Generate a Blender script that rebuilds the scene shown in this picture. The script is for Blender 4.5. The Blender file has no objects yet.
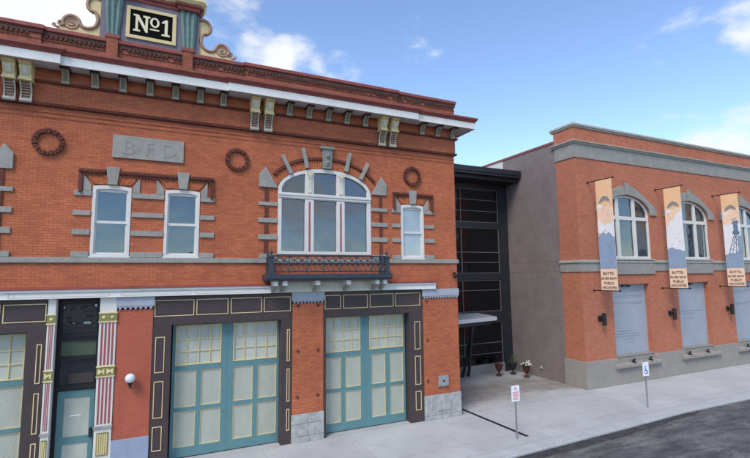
import bpy, bmesh, math, random
from mathutils import Vector, Matrix
from mathutils.geometry import tessellate_polygon
random.seed(7)
scene = bpy.context.scene
COL = scene.collection
R = math.radians

# ------------------------------------------------------------------ materials
def nt_new(name):
    m = bpy.data.materials.new(name); m.use_nodes = True
    nt = m.node_tree; nt.nodes.clear()
    out = nt.nodes.new('ShaderNodeOutputMaterial')
    return m, nt, out

def N(nt, typ, **kw):
    n = nt.nodes.new(typ)
    for k, v in kw.items():
        if k.startswith('i_'):
            n.inputs[k[2:].replace('_', ' ')].default_value = v
        else:
            setattr(n, k, v)
    return n

def L(nt, a, b): nt.links.new(a, b)

def rgba(c): return (c[0], c[1], c[2], 1.0)

def mixc(nt, fac, a, b, blend='MIX'):
    n = nt.nodes.new('ShaderNodeMix'); n.data_type = 'RGBA'; n.blend_type = blend
    for sock, val in ((n.inputs[0], fac), (n.inputs[6], a), (n.inputs[7], b)):
        if isinstance(val, (int, float)): sock.default_value = val
        elif isinstance(val, tuple): sock.default_value = rgba(val)
        else: L(nt, val, sock)
    return n.outputs[2]

def noise(nt, vec, scale, detail=5.0, rough=0.6):
    n = N(nt, 'ShaderNodeTexNoise'); n.inputs['Scale'].default_value = scale
    n.inputs['Detail'].default_value = detail; n.inputs['Roughness'].default_value = rough
    if vec is not None: L(nt, vec, n.inputs['Vector'])
    return n.outputs['Fac']

def ramp(nt, fac, lo, hi, a=0.0, b=1.0):
    n = N(nt, 'ShaderNodeMapRange'); n.clamp = True
    n.inputs['From Min'].default_value = lo; n.inputs['From Max'].default_value = hi
    n.inputs['To Min'].default_value = a; n.inputs['To Max'].default_value = b
    L(nt, fac, n.inputs['Value']); return n.outputs['Result']

def objco(nt): return N(nt, 'ShaderNodeTexCoord').outputs['Object']

def mapped(nt, vec, scale):
    n = N(nt, 'ShaderNodeMapping'); n.inputs['Scale'].default_value = scale
    L(nt, vec, n.inputs['Vector']); return n.outputs['Vector']

def principled(nt, out, rough=0.7, spec=0.3, metal=0.0):
    b = N(nt, 'ShaderNodeBsdfPrincipled')
    b.inputs['Roughness'].default_value = rough
    b.inputs['Specular IOR Level'].default_value = spec
    b.inputs['Metallic'].default_value = metal
    L(nt, b.outputs[0], out.inputs[0]); return b

def bump(nt, b, height, strength=0.4, dist=0.02):
    n = N(nt, 'ShaderNodeBump'); n.inputs['Strength'].default_value = strength
    n.inputs['Distance'].default_value = dist
    L(nt, height, n.inputs['Height']); L(nt, n.outputs[0], b.inputs['Normal'])

def paint(name, c, rough=0.55, spec=0.3, var=0.18, scale=3.0, metal=0.0, grime=(0.12, 0.11, 0.10), gr=0.25, stretch=(1, 1, 0.35)):
    """painted or plain surface with uneven tone and streaky weathering"""
    m, nt, out = nt_new(name)
    b = principled(nt, out, rough, spec, metal)
    co = objco(nt)
    n1 = noise(nt, co, scale, 6); n2 = noise(nt, mapped(nt, co, stretch), scale * 2.3, 8, 0.7)
    c1 = mixc(nt, ramp(nt, n1, 0.3, 0.7), tuple(x * (1 - var) for x in c), tuple(min(1, x * (1 + var)) for x in c))
    c2 = mixc(nt, ramp(nt, n2, 0.56, 0.8, 0.0, gr), c1, grime)
    L(nt, c2, b.inputs['Base Color'])
    L(nt, ramp(nt, n2, 0.3, 0.8, rough * 0.85, min(1, rough * 1.2)), b.inputs['Roughness'])
    return m

def brick(name, c1, c2, mortar, var=0.42, w=0.215, h=0.0745, stain=(0.10, 0.035, 0.025), amt=0.45, warm=None):
    m, nt, out = nt_new(name)
    b = principled(nt, out, 0.85, 0.18)
    co = objco(nt)
    sx = N(nt, 'ShaderNodeSeparateXYZ'); L(nt, co, sx.inputs[0])
    g = N(nt, 'ShaderNodeNewGeometry')
    sn = N(nt, 'ShaderNodeSeparateXYZ'); L(nt, g.outputs['Normal'], sn.inputs[0])
    ab = N(nt, 'ShaderNodeMath', operation='ABSOLUTE'); L(nt, sn.outputs[0], ab.inputs[0])
    gt = N(nt, 'ShaderNodeMath', operation='GREATER_THAN'); gt.inputs[1].default_value = 0.5; L(nt, ab.outputs[0], gt.inputs[0])
    mx = N(nt, 'ShaderNodeMix'); L(nt, gt.outputs[0], mx.inputs[0]); L(nt, sx.outputs[0], mx.inputs[2]); L(nt, sx.outputs[1], mx.inputs[3])
    cb = N(nt, 'ShaderNodeCombineXYZ'); L(nt, mx.outputs[0], cb.inputs[0]); L(nt, sx.outputs[2], cb.inputs[1])
    # a little waviness so that no course is dead straight
    nz = N(nt, 'ShaderNodeTexNoise'); nz.inputs['Scale'].default_value = 2.2; L(nt, co, nz.inputs['Vector'])
    va = N(nt, 'ShaderNodeVectorMath', operation='MULTIPLY_ADD'); va.inputs[1].default_value = (0.02, 0.012, 0); L(nt, nz.outputs['Color'], va.inputs[0]); L(nt, cb.outputs[0], va.inputs[2])
    bt = N(nt, 'ShaderNodeTexBrick'); bt.offset = 0.5
    L(nt, va.outputs[0], bt.inputs['Vector'])
    bt.inputs['Scale'].default_value = 1.0; bt.inputs['Brick Width'].default_value = w; bt.inputs['Row Height'].default_value = h
    bt.inputs['Mortar Size'].default_value = 0.0062; bt.inputs['Mortar Smooth'].default_value = 0.3; bt.inputs['Bias'].default_value = -0.1
    bt.inputs['Color1'].default_value = rgba(c1); bt.inputs['Color2'].default_value = rgba(c2); bt.inputs['Mortar'].default_value = rgba(mortar)
    n1 = noise(nt, co, 0.55, 6, 0.6); n2 = noise(nt, mapped(nt, co, (1, 1, 0.16)), 2.6, 8, 0.72); n3 = noise(nt, mapped(nt, co, (0.8, 0.8, 4)), 5.0, 6, 0.7)
    k = mixc(nt, ramp(nt, n1, 0.3, 0.72), (1 - var * .6,) * 3, (1 + var * .35, 1 + var * .3, 1 + var * .3))
    c = mixc(nt, 1.0, bt.outputs['Color'], k, 'MULTIPLY')
    c = mixc(nt, ramp(nt, n2, 0.55, 0.85, 0, amt), c, stain)
    c = mixc(nt, ramp(nt, n3, 0.35, 0.7, 0, 0.22), c, tuple(min(1, x * 1.3) for x in c1))
    L(nt, c, b.inputs['Base Color'])
    bump(nt, b, bt.outputs['Fac'], -0.35, 0.01)
    return m

def masonry(name, c, var=0.2, scale=4.0, dark=(0.07, 0.065, 0.06), amt=0.4, bstr=0.25, blocks=None):
    """stone, stucco, concrete"""
    m, nt, out = nt_new(name)
    b = principled(nt, out, 0.88, 0.2)
    co = objco(nt)
    n1 = noise(nt, co, scale, 8, 0.65); n2 = noise(nt, mapped(nt, co, (1, 1, 0.25)), scale * 0.7, 9, 0.72); n3 = noise(nt, co, scale * 14, 3, 0.6)
    c1 = mixc(nt, ramp(nt, n1, 0.28, 0.72), tuple(x * (1 - var) for x in c), tuple(min(1, x * (1 + var)) for x in c))
    c1 = mixc(nt, ramp(nt, n3, 0.3, 0.7, 0, 0.22), c1, tuple(x * 0.7 for x in c))
    c1 = mixc(nt, ramp(nt, n2, 0.52, 0.82, 0, amt), c1, dark)
    L(nt, c1, b.inputs['Base Color'])
    bump(nt, b, n3, bstr, 0.01)
    return m

def paving(name, c, tile=(1.5, 1.5), stain=(0.20, 0.17, 0.145), amt=0.35, joint=0.55, band=None):
    m, nt, out = nt_new(name)
    b = principled(nt, out, 0.86, 0.25)
    co = objco(nt)
    bt = N(nt, 'ShaderNodeTexBrick'); bt.offset = 0.0; L(nt, co, bt.inputs['Vector'])
    bt.inputs['Scale'].default_value = 1.0; bt.inputs['Brick Width'].default_value = tile[0]; bt.inputs['Row Height'].default_value = tile[1]
    bt.inputs['Mortar Size'].default_value = 0.009; bt.inputs['Mortar Smooth'].default_value = 0.4
    bt.inputs['Color1'].default_value = rgba(tuple(x * 0.96 for x in c)); bt.inputs['Color2'].default_value = rgba(tuple(min(1, x * 1.05) for x in c))
    bt.inputs['Mortar'].default_value = rgba(tuple(x * joint for x in c))
    n1 = noise(nt, co, 0.45, 8, 0.62); n2 = noise(nt, co, 1.7, 9, 0.7); n3 = noise(nt, co, 30, 3, 0.6)
    k = mixc(nt, ramp(nt, n1, 0.3, 0.7), (0.86, 0.86, 0.87), (1.1, 1.1, 1.1))
    cc = mixc(nt, 1.0, bt.outputs['Color'], k, 'MULTIPLY')
    cc = mixc(nt, ramp(nt, n2, 0.54, 0.8, 0, amt), cc, stain)
    cc = mixc(nt, ramp(nt, n3, 0.35, 0.75, 0, 0.18), cc, tuple(x * 0.6 for x in c))
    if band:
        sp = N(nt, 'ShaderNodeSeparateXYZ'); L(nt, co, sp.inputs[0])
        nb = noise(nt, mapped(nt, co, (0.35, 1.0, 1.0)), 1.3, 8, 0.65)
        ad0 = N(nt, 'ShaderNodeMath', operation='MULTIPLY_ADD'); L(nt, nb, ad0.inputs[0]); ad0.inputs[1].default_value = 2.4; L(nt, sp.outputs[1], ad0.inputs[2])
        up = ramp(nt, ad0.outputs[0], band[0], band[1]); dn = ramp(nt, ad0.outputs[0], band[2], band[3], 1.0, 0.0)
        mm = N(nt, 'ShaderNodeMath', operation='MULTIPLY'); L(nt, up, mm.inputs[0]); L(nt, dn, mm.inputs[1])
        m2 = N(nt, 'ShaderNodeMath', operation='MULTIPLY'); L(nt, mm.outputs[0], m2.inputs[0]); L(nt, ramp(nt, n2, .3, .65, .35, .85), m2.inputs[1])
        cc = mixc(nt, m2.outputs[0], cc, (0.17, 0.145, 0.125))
    v = N(nt, 'ShaderNodeTexVoronoi'); v.feature = 'DISTANCE_TO_EDGE'; v.inputs['Scale'].default_value = 0.33
    wv = N(nt, 'ShaderNodeTexNoise'); wv.inputs['Scale'].default_value = 1.3; wv.inputs['Detail'].default_value = 6; L(nt, co, wv.inputs['Vector'])
    ad = N(nt, 'ShaderNodeVectorMath', operation='MULTIPLY_ADD'); ad.inputs[1].default_value = (1.2, 1.2, 0); L(nt, wv.outputs['Color'], ad.inputs[0]); L(nt, co, ad.inputs[2])
    L(nt, ad.outputs[0], v.inputs['Vector'])
    cc = mixc(nt, ramp(nt, v.outputs['Distance'], 0.0, 0.004, 0.12, 0.0), cc, (0.1, 0.09, 0.08))
    L(nt, cc, b.inputs['Base Color']); bump(nt, b, n3, 0.2, 0.006)
    return m

def asphalt(name):
    m, nt, out = nt_new(name)
    b = principled(nt, out, 0.9, 0.25)
    co = objco(nt)
    st = mapped(nt, co, (0.35, 1.0, 1.0))
    n1 = noise(nt, st, 1.1, 9, 0.72); n2 = noise(nt, st, 4.6, 9, 0.78); n3 = noise(nt, co, 26, 5, 0.75); n4 = noise(nt, st, 1.5, 7, 0.65)
    c = mixc(nt, ramp(nt, n1, 0.40, 0.60), (0.075, 0.075, 0.078), (0.20, 0.196, 0.192))
    c = mixc(nt, ramp(nt, n2, 0.50, 0.60, 0, 0.75), c, (0.05, 0.055, 0.058))
    c = mixc(nt, ramp(nt, n4, 0.54, 0.66, 0, 0.45), c, (0.29, 0.265, 0.255))
    c = mixc(nt, ramp(nt, n3, 0.35, 0.65, 0, 0.6), c, (0.05, 0.045, 0.047))
    v = N(nt, 'ShaderNodeTexVoronoi'); v.feature = 'DISTANCE_TO_EDGE'; v.inputs['Scale'].default_value = 0.55
    wv = N(nt, 'ShaderNodeTexNoise'); wv.inputs['Scale'].default_value = 1.6; wv.inputs['Detail'].default_value = 8; L(nt, co, wv.inputs['Vector'])
    ad = N(nt, 'ShaderNodeVectorMath', operation='MULTIPLY_ADD'); ad.inputs[1].default_value = (1.0, 1.0, 0); L(nt, wv.outputs['Color'], ad.inputs[0]); L(nt, co, ad.inputs[2])
    L(nt, ad.outputs[0], v.inputs['Vector'])
    c = mixc(nt, ramp(nt, v.outputs['Distance'], 0.0, 0.013, 0.35, 0.0), c, (0.04, 0.025, 0.027))
    L(nt, c, b.inputs['Base Color']); bump(nt, b, n3, 0.5, 0.01)
    return m

def glass(name, base=(0.012, 0.014, 0.017), refl=0.24, tint=(0.9, 0.95, 1.0), wav=0.012, rough=0.02):
    """window glass in front of an unlit room: a mirror coat over a dark body, slightly wavy"""
    m, nt, out = nt_new(name)
    d = N(nt, 'ShaderNodeBsdfPrincipled'); d.inputs['Base Color'].default_value = rgba(base); d.inputs['Roughness'].default_value = 0.5
    d.inputs['Specular IOR Level'].default_value = 0.0
    co = objco(nt)
    bc = mixc(nt, noise(nt, mapped(nt, co, (1, 1, .6)), 1.4, 5), tuple(x * .6 for x in base), tuple(x * 1.5 for x in base))  # streaks of reflection put into the body colour as soft noise
    L(nt, bc, d.inputs['Base Color'])
    gl = N(nt, 'ShaderNodeBsdfAnisotropic') if False else N(nt, 'ShaderNodeBsdfGlossy')
    gl.inputs['Color'].default_value = rgba(tint); gl.inputs['Roughness'].default_value = rough
    bp = N(nt, 'ShaderNodeBump'); bp.inputs['Strength'].default_value = 1.0; bp.inputs['Distance'].default_value = wav
    L(nt, noise(nt, co, 1.1, 2, 0.4), bp.inputs['Height']); L(nt, bp.outputs[0], gl.inputs['Normal'])
    lw = N(nt, 'ShaderNodeLayerWeight'); lw.inputs['Blend'].default_value = 0.25
    f = ramp(nt, lw.outputs['Fresnel'], 0.0, 1.0, refl, 1.0)
    ms = N(nt, 'ShaderNodeMixShader'); L(nt, f, ms.inputs[0]); L(nt, d.outputs[0], ms.inputs[1]); L(nt, gl.outputs[0], ms.inputs[2])
    L(nt, ms.outputs[0], out.inputs[0])
    return m

def boards(name, c, mirror=False):
    """diagonal tongue and groove boarding"""
    m, nt, out = nt_new(name)
    b = principled(nt, out, 0.6, 0.3)
    co = objco(nt)
    s = N(nt, 'ShaderNodeSeparateXYZ'); L(nt, co, s.inputs[0])
    op = N(nt, 'ShaderNodeMath', operation='SUBTRACT' if mirror else 'ADD'); L(nt, s.outputs[0], op.inputs[0]); L(nt, s.outputs[2], op.inputs[1])
    mu = N(nt, 'ShaderNodeMath', operation='MULTIPLY'); mu.inputs[1].default_value = 1 / 0.085; L(nt, op.outputs[0], mu.inputs[0])
    fr = N(nt, 'ShaderNodeMath', operation='FRACT'); L(nt, mu.outputs[0], fr.inputs[0])
    pp = N(nt, 'ShaderNodeMath', operation='PINGPONG'); pp.inputs[1].default_value = 0.5; L(nt, fr.outputs[0], pp.inputs[0])
    g = ramp(nt, pp.outputs[0], 0.0, 0.13)
    n1 = noise(nt, mapped(nt, co, (1, 1, .4)), 2.5, 6)
    cc = mixc(nt, ramp(nt, n1, .3, .7), tuple(x * .9 for x in c), tuple(x * 1.07 for x in c))
    cc = mixc(nt, g, tuple(x * .62 for x in c), cc)
    L(nt, cc, b.inputs['Base Color']); bump(nt, b, g, 0.5, 0.01)
    return m

M = {}
M['brick'] = brick('firehouse brick', (0.485, 0.148, 0.068), (0.365, 0.104, 0.056), (0.20, 0.070, 0.044), amt=0.38)
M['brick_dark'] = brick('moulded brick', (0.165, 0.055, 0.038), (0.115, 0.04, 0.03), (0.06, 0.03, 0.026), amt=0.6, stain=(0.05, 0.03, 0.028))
M['brick_old'] = brick('stained parapet brick', (0.36, 0.115, 0.066), (0.24, 0.078, 0.05), (0.13, 0.06, 0.045), amt=0.9, stain=(0.055, 0.042, 0.038))
M['brick_new'] = brick('archive brick', (0.475, 0.17, 0.096), (0.385, 0.13, 0.076), (0.27, 0.112, 0.077), amt=0.22, var=0.22)
M['brick_painted'] = brick('painted pier brick', (0.42, 0.112, 0.066), (0.385, 0.10, 0.06), (0.28, 0.08, 0.053), amt=0.25, var=0.25)
M['brick_black'] = brick('soot blackened brick', (0.13, 0.06, 0.045), (0.06, 0.04, 0.036), (0.04, 0.03, 0.028), amt=0.9, stain=(0.03, 0.027, 0.026))
M['brick_soldier'] = brick('flat arch brick', (0.42, 0.135, 0.07), (0.33, 0.095, 0.05), (0.15, 0.06, 0.045), w=0.08, h=0.6)
M['stone'] = masonry('grey sandstone', (0.31, 0.295, 0.262), 0.16, 5)
M['stone_carved'] = masonry('greenish carved stone', (0.24, 0.25, 0.215), 0.2, 9)
M['stone_base'] = masonry('peeling painted stone', (0.37, 0.365, 0.345), 0.35, 5.5, dark=(0.17, 0.15, 0.13), amt=0.75, bstr=0.4)
M['stone_new'] = masonry('archive limestone', (0.29, 0.277, 0.248), 0.15, 3.5, dark=(0.14, 0.135, 0.125), amt=0.4)
M['stone_light'] = masonry('archive cap stone', (0.38, 0.36, 0.31), 0.12, 3.5, amt=0.2)
M['plinth'] = masonry('plinth concrete', (0.285, 0.26, 0.228), 0.1, 2.0, dark=(0.19, 0.17, 0.15), amt=0.35, bstr=0.1)
M['taupe'] = masonry('taupe stucco', (0.212, 0.170, 0.160), 0.16, 1.6, dark=(0.15, 0.115, 0.11), amt=0.4, bstr=0.2)
M['white'] = paint('white paint', (0.615, 0.59, 0.545), 0.45, 0.35, 0.05, 2, gr=0.12)
M['white_old'] = paint('weathered white paint', (0.66, 0.645, 0.61), 0.55, 0.3, 0.07, 2, gr=0.32, grime=(0.4, 0.38, 0.35))
M['cream'] = paint('cream paint', (0.60, 0.57, 0.46), 0.55, 0.3, 0.1, 3, gr=0.35, grime=(0.3, 0.27, 0.22))
M['soffit'] = paint('soffit paint', (0.50, 0.49, 0.49), 0.7, 0.2, 0.08, 2, gr=0.3)
M['red'] = paint('oxide red paint', (0.24, 0.062, 0.047), 0.5, 0.35, 0.16, 3, gr=0.3, grime=(0.12, 0.06, 0.05))
M['red_stripe'] = paint('red flute paint', (0.31, 0.085, 0.085), 0.5, 0.3, 0.1, 4)
M['gold'] = paint('gold paint', (0.68, 0.56, 0.29), 0.5, 0.35, 0.14, 5, gr=0.25, grime=(0.3, 0.2, 0.08))
M['gold_pale'] = paint('pale gold paint', (0.63, 0.50, 0.25), 0.55, 0.3, 0.06, 3, gr=0.1)
M['gold_line'] = paint('gold line paint', (0.66, 0.50, 0.27), 0.5, 0.35, 0.06, 5, gr=0.08)
M['tan'] = paint('tan moulding paint', (0.36, 0.22, 0.15), 0.55, 0.3, 0.15, 5)
M['olive'] = paint('olive paint', (0.22, 0.21, 0.07), 0.55, 0.3, 0.1, 5)
M['green_glass'] = paint('green panel', (0.075, 0.10, 0.06), 0.35, 0.4, 0.1, 3)
M['purple'] = paint('grey violet paint', (0.17, 0.15, 0.185), 0.6, 0.25, 0.08, 3)
M['teal'] = paint('teal paint', (0.105, 0.215, 0.225), 0.5, 0.3, 0.07, 3, gr=0.15)
M['teal_crest'] = paint('dull teal paint', (0.11, 0.185, 0.165), 0.55, 0.3, 0.14, 4)
M['brown'] = paint('dark brown paint', (0.060, 0.043, 0.042), 0.5, 0.3, 0.1, 3, gr=0.15)
M['black'] = paint('black paint', (0.018, 0.017, 0.018), 0.5, 0.3, 0.1, 3, gr=0.1)
M['black_flat'] = paint('flat black', (0.006, 0.006, 0.007), 0.9, 0.05, 0.05, 3, gr=0.0)
M['cream_letter'] = paint('cream letter', (0.72, 0.65, 0.42), 0.5, 0.3, 0.04, 3, gr=0.0)
M['navy'] = paint('dark slate iron paint', (0.033, 0.041, 0.056), 0.45, 0.4, 0.15, 5, gr=0.2)
M['blue_cap'] = paint('blue grey paint', (0.35, 0.37, 0.41), 0.6, 0.25, 0.1, 4, gr=0.35, grime=(0.2, 0.2, 0.21))
M['blue_base'] = paint('blue base paint', (0.26, 0.30, 0.385), 0.6, 0.25, 0.08, 3, gr=0.2)
M['voussoir'] = paint('rubbed brick', (0.46, 0.135, 0.06), 0.85, 0.15, 0.28, 11, gr=0.35, grime=(0.14, 0.05, 0.035))
M['green_br'] = paint('grey green bracket paint', (0.20, 0.185, 0.135), 0.6, 0.3, 0.15, 6, gr=0.4)
M['bracket_dark'] = paint('bracket brown', (0.20, 0.14, 0.105), 0.6, 0.3, 0.15, 6)
M['bracket_tan'] = paint('tan bracket edge', (0.34, 0.31, 0.23), 0.6, 0.3, 0.15, 6)
M['bracket_edge'] = paint('pale bracket edge', (0.42, 0.41, 0.33), 0.6, 0.3, 0.1, 6)
M['panel_glass'] = glass('frosted pale pane', (0.42, 0.435, 0.37), 0.02, wav=0.01, rough=0.15)
M['boards'] = boards('pale diagonal boards', (0.41, 0.42, 0.345))
M['boards_m'] = boards('pale diagonal boards mirrored', (0.41, 0.42, 0.345), True)
M['glass'] = glass('sash glass', refl=0.10, tint=(0.82, 0.93, 1.0))
M['glass_arch'] = glass('arch glass', (0.012, 0.015, 0.018), refl=0.12, tint=(0.86, 0.94, 1.0))
M['glass_blind'] = glass('glass over a blind', (0.27, 0.31, 0.32), refl=0.10)
M['glass_dark'] = glass('transom glass', (0.02, 0.021, 0.024), refl=0.07, wav=0.12)
M['curtain'] = glass('dark tinted curtain wall', (0.006, 0.006, 0.007), refl=0.012, rough=0.05)
M['steel_dark'] = paint('dark steel', (0.022, 0.024, 0.028), 0.45, 0.35, 0.15, 3, gr=0.1)
M['mullion'] = paint('aluminium mullion', (0.115, 0.12, 0.115), 0.45, 0.4, 0.1, 4)
M['canopy'] = paint('grey canopy metal', (0.48, 0.48, 0.49), 0.45, 0.4, 0.06, 2)
M['galv'] = paint('galvanised steel', (0.33, 0.34, 0.35), 0.45, 0.5, 0.2, 8, metal=0.35)
M['sign_white'] = paint('sign white', (0.80, 0.81, 0.82), 0.35, 0.4, 0.03, 4, gr=0.05)
M['sign_red'] = paint('sign red', (0.62, 0.20, 0.23), 0.4, 0.4, 0.03, 4, gr=0.02)
M['sign_blue'] = paint('sign blue', (0.06, 0.16, 0.48), 0.4, 0.4, 0.03, 4, gr=0.02)
M['panel_blue'] = paint('blue grey panel', (0.32, 0.345, 0.385), 0.5, 0.25, 0.05, 1.5, gr=0.15, grime=(0.2, 0.24, 0.3))
M['panel_line'] = paint('panel lettering', (0.17, 0.20, 0.25), 0.5, 0.3, 0.1, 5)
M['peach'] = paint('peach banner cloth', (0.84, 0.52, 0.29), 0.8, 0.1, 0.06, 2, gr=0.0)
M['peach_pale'] = paint('pale peach banner cloth', (0.86, 0.60, 0.42), 0.8, 0.1, 0.06, 2, gr=0.0)
M['cloth_white'] = paint('white banner cloth', (0.78, 0.77, 0.77), 0.8, 0.1, 0.06, 3, gr=0.0)
M['cloth_blue'] = paint('blue banner cloth', (0.27, 0.345, 0.46), 0.8, 0.1, 0.10, 3, gr=0.0)
M['cloth_grey'] = paint('grey banner print', (0.26, 0.25, 0.24), 0.8, 0.1, 0.1, 6, gr=0.0)
M['cloth_steel'] = paint('steel blue banner print', (0.15, 0.22, 0.29), 0.8, 0.1, 0.1, 6, gr=0.0)
M['cloth_mist'] = paint('pale grey banner print', (0.36, 0.36, 0.36), 0.8, 0.1, 0.1, 6, gr=0.0)
M['cloth_dark'] = paint('dark banner print', (0.17, 0.115, 0.095), 0.8, 0.1, 0.1, 6, gr=0.0)
M['globe'] = paint('opal globe', (0.62, 0.66, 0.70), 0.12, 0.6, 0.05, 8, gr=0.0)
M['rust'] = paint('rusty iron', (0.13, 0.045, 0.03), 0.8, 0.2, 0.3, 12)
M['urn_rust'] = paint('rust red urn', (0.075, 0.022, 0.018), 0.7, 0.3, 0.3, 8)
M['urn_black'] = paint('black iron urn', (0.02, 0.02, 0.022), 0.6, 0.3, 0.2, 8)
M['leaf'] = paint('leaf', (0.045, 0.085, 0.03), 0.6, 0.3, 0.4, 9, gr=0.0)
M['leaf_dry'] = paint('dark red leaf', (0.10, 0.05, 0.035), 0.6, 0.3, 0.4, 9, gr=0.0)
M['petal'] = paint('white petal', (0.78, 0.78, 0.72), 0.7, 0.2, 0.1, 9, gr=0.0)
M['soil'] = paint('soil', (0.04, 0.03, 0.022), 0.95, 0.1, 0.3, 9)
M['sidewalk'] = paving('sidewalk concrete', (0.42, 0.42, 0.415), (3.0, 2.6), joint=0.62, amt=0.42)
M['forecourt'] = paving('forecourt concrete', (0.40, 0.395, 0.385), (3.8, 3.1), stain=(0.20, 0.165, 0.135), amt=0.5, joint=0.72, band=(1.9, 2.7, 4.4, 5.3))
M['apron'] = paving('apron concrete', (0.41, 0.405, 0.40), (3.8, 3.1), amt=0.5, joint=0.72)
M['kerb'] = masonry('kerb concrete', (0.42, 0.42, 0.415), 0.12, 2.0, amt=0.3)
M['asphalt'] = asphalt('worn asphalt')
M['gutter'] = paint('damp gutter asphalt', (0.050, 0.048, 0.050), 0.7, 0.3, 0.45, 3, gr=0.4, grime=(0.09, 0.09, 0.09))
M['earth'] = masonry('dry earth', (0.20, 0.17, 0.13), 0.2, 0.2)
M['hill'] = masonry('far hill', (0.055, 0.07, 0.075), 0.3, 0.004, dark=(0.05, 0.06, 0.05))
M['membrane'] = masonry('roof membrane', (0.2, 0.2, 0.2), 0.1, 1)

# ------------------------------------------------------------------ mesh building
class MB:
    def __init__(self): self.v = []; self.f = []; self.mi = []; self.starts = []
    def add(self, vs, fs, m=0):
        b = len(self.v); self.starts.append((b, len(self.f))); self.v += [tuple(p) for p in vs]
        for f in fs: self.f.append([b + i for i in f]); self.mi.append(m)
        return self
    def box(self, x0, x1, y0, y1, z0, z1, m=0):
        return self.add([(x0, y0, z0), (x1, y0, z0), (x1, y1, z0), (x0, y1, z0), (x0, y0, z1), (x1, y0, z1), (x1, y1, z1), (x0, y1, z1)],
                        [(0, 3, 2, 1), (4, 5, 6, 7), (0, 1, 5, 4), (1, 2, 6, 5), (2, 3, 7, 6), (3, 0, 4, 7)], m)
    def prism(self, outer, a0, a1, holes=(), axis='y', m=0):
        """2-D outline (with holes) given a thickness along an axis; 'y': (x,z), 'x': (y,z), 'z': (x,y)"""
        loops = [list(outer)] + [list(h) for h in holes]
        flat = [p for l in loops for p in l]
        def P(p, a): return (p[0], a, p[1]) if axis == 'y' else (a, p[0], p[1]) if axis == 'x' else (p[0], p[1], a)
        tris = tessellate_polygon([[Vector((p[0], p[1], 0)) for p in l] for l in loops])
        n = len(flat)
        vs = [P(p, a0) for p in flat] + [P(p, a1) for p in flat]
        fs = [tuple(t) for t in tris] + [tuple(n + i for i in reversed(t)) for t in tris]
        k = 0
        for l in loops:
            c = len(l)
            for i in range(c):
                j = (i + 1) % c
                fs.append((k + i, k + j, n + k + j, n + k + i))
            k += c
        return self.add(vs, fs, m)
    def sweep(self, prof, path, m=0, closed=True):
        """profile (offset, z) swept along a plan path, mitred; offset goes to the right of travel"""
        pts = [Vector((p[0], p[1])) for p in path]
        rings = []
        for i, p in enumerate(pts):
            ds = []
            if i > 0: ds.append((p - pts[i - 1]).normalized())
            if i < len(pts) - 1: ds.append((pts[i + 1] - p).normalized())
            ns = [Vector((d.y, -d.x)) for d in ds]
            if len(ns) == 2:
                s = ns[0] + ns[1]; nn = s / max(1e-6, (1 + ns[0].dot(ns[1])))
            else: nn = ns[0]
            rings.append([(p.x + nn.x * o, p.y + nn.y * o, z) for o, z in prof])
        c = len(prof); vs = [q for r in rings for q in r]; fs = []
        for i in range(len(rings) - 1):
            for j in range(c):
                k = (j + 1) % c
                fs.append((i * c + j, i * c + k, (i + 1) * c + k, (i + 1) * c + j))
        tr = tessellate_polygon([[Vector((o, z, 0)) for o, z in prof]])
        e = (len(rings) - 1) * c
        fs += [tuple(t) for t in tr] + [tuple(e + i for i in reversed(t)) for t in tr]
        return self.add(vs, fs, m)
    def tube(self, pts, r, n=8, m=0, closed=False, r1=None):
        pts = [Vector(p) for p in pts]; c = len(pts); rings = []
        up = None
        for i, p in enumerate(pts):
            a = pts[(i - 1) % c] if (closed or i > 0) else p
            b = pts[(i + 1) % c] if (closed or i < c - 1) else p
            d = (b - a).normalized()
            if up is None:
                up = Vector((0, 0, 1)) if abs(d.z) < 0.9 else Vector((1, 0, 0))
            s = d.cross(up)
            if s.length < 1e-4: s = d.orthogonal()
            s.normalize(); u = s.cross(d).normalized(); up = u
            rr = r if r1 is None else r + (r1 - r) * i / max(1, c - 1)
            rings.append([p + (s * math.cos(t) + u * math.sin(t)) * rr for t in [2 * math.pi * k / n for k in range(n)]])
        vs = [q for g in rings for q in g]; fs = []
        for i in range(c if closed else c - 1):
            for k in range(n):
                i2 = (i + 1) % c
                fs.append((i * n + k, i * n + (k + 1) % n, i2 * n + (k + 1) % n, i2 * n + k))
        if not closed:
            fs.append(tuple(range(n))[::-1]); fs.append(tuple((c - 1) * n + k for k in range(n)))
        return self.add(vs, fs, m)
    def lathe(self, prof, c, n=20, m=0, axis='z'):
        vs = []; fs = []
        for r, h in prof:
            for k in range(n):
                t = 2 * math.pi * k / n; a, b = r * math.cos(t), r * math.sin(t)
                vs.append((c[0] + a, c[1] + b, c[2] + h) if axis == 'z' else (c[0] + a, c[1] + h, c[2] + b) if axis == 'y' else (c[0] + h, c[1] + a, c[2] + b))
        for i in range(len(prof) - 1):
            for k in range(n): fs.append((i * n + k, i * n + (k + 1) % n, (i + 1) * n + (k + 1) % n, (i + 1) * n + k))
        fs.append(tuple(range(n))); fs.append(tuple((len(prof) - 1) * n + k for k in range(n)))
        return self.add(vs, fs, m)
    def ball(self, c, r, n=16, m=0, sq=(1, 1, 1)):
        prof = [(math.sin(math.pi * i / (n // 2)) * r, -math.cos(math.pi * i / (n // 2)) * r) for i in range(n // 2 + 1)]
        prof[0] = (r * 0.02, -r); prof[-1] = (r * 0.02, r)
        b = len(self.v); self.lathe(prof, (0, 0, 0), n, m)
        for i in range(b, len(self.v)):
            p = self.v[i]; self.v[i] = (c[0] + p[0] * sq[0], c[1] + p[1] * sq[1], c[2] + p[2] * sq[2])
        return self
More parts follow.
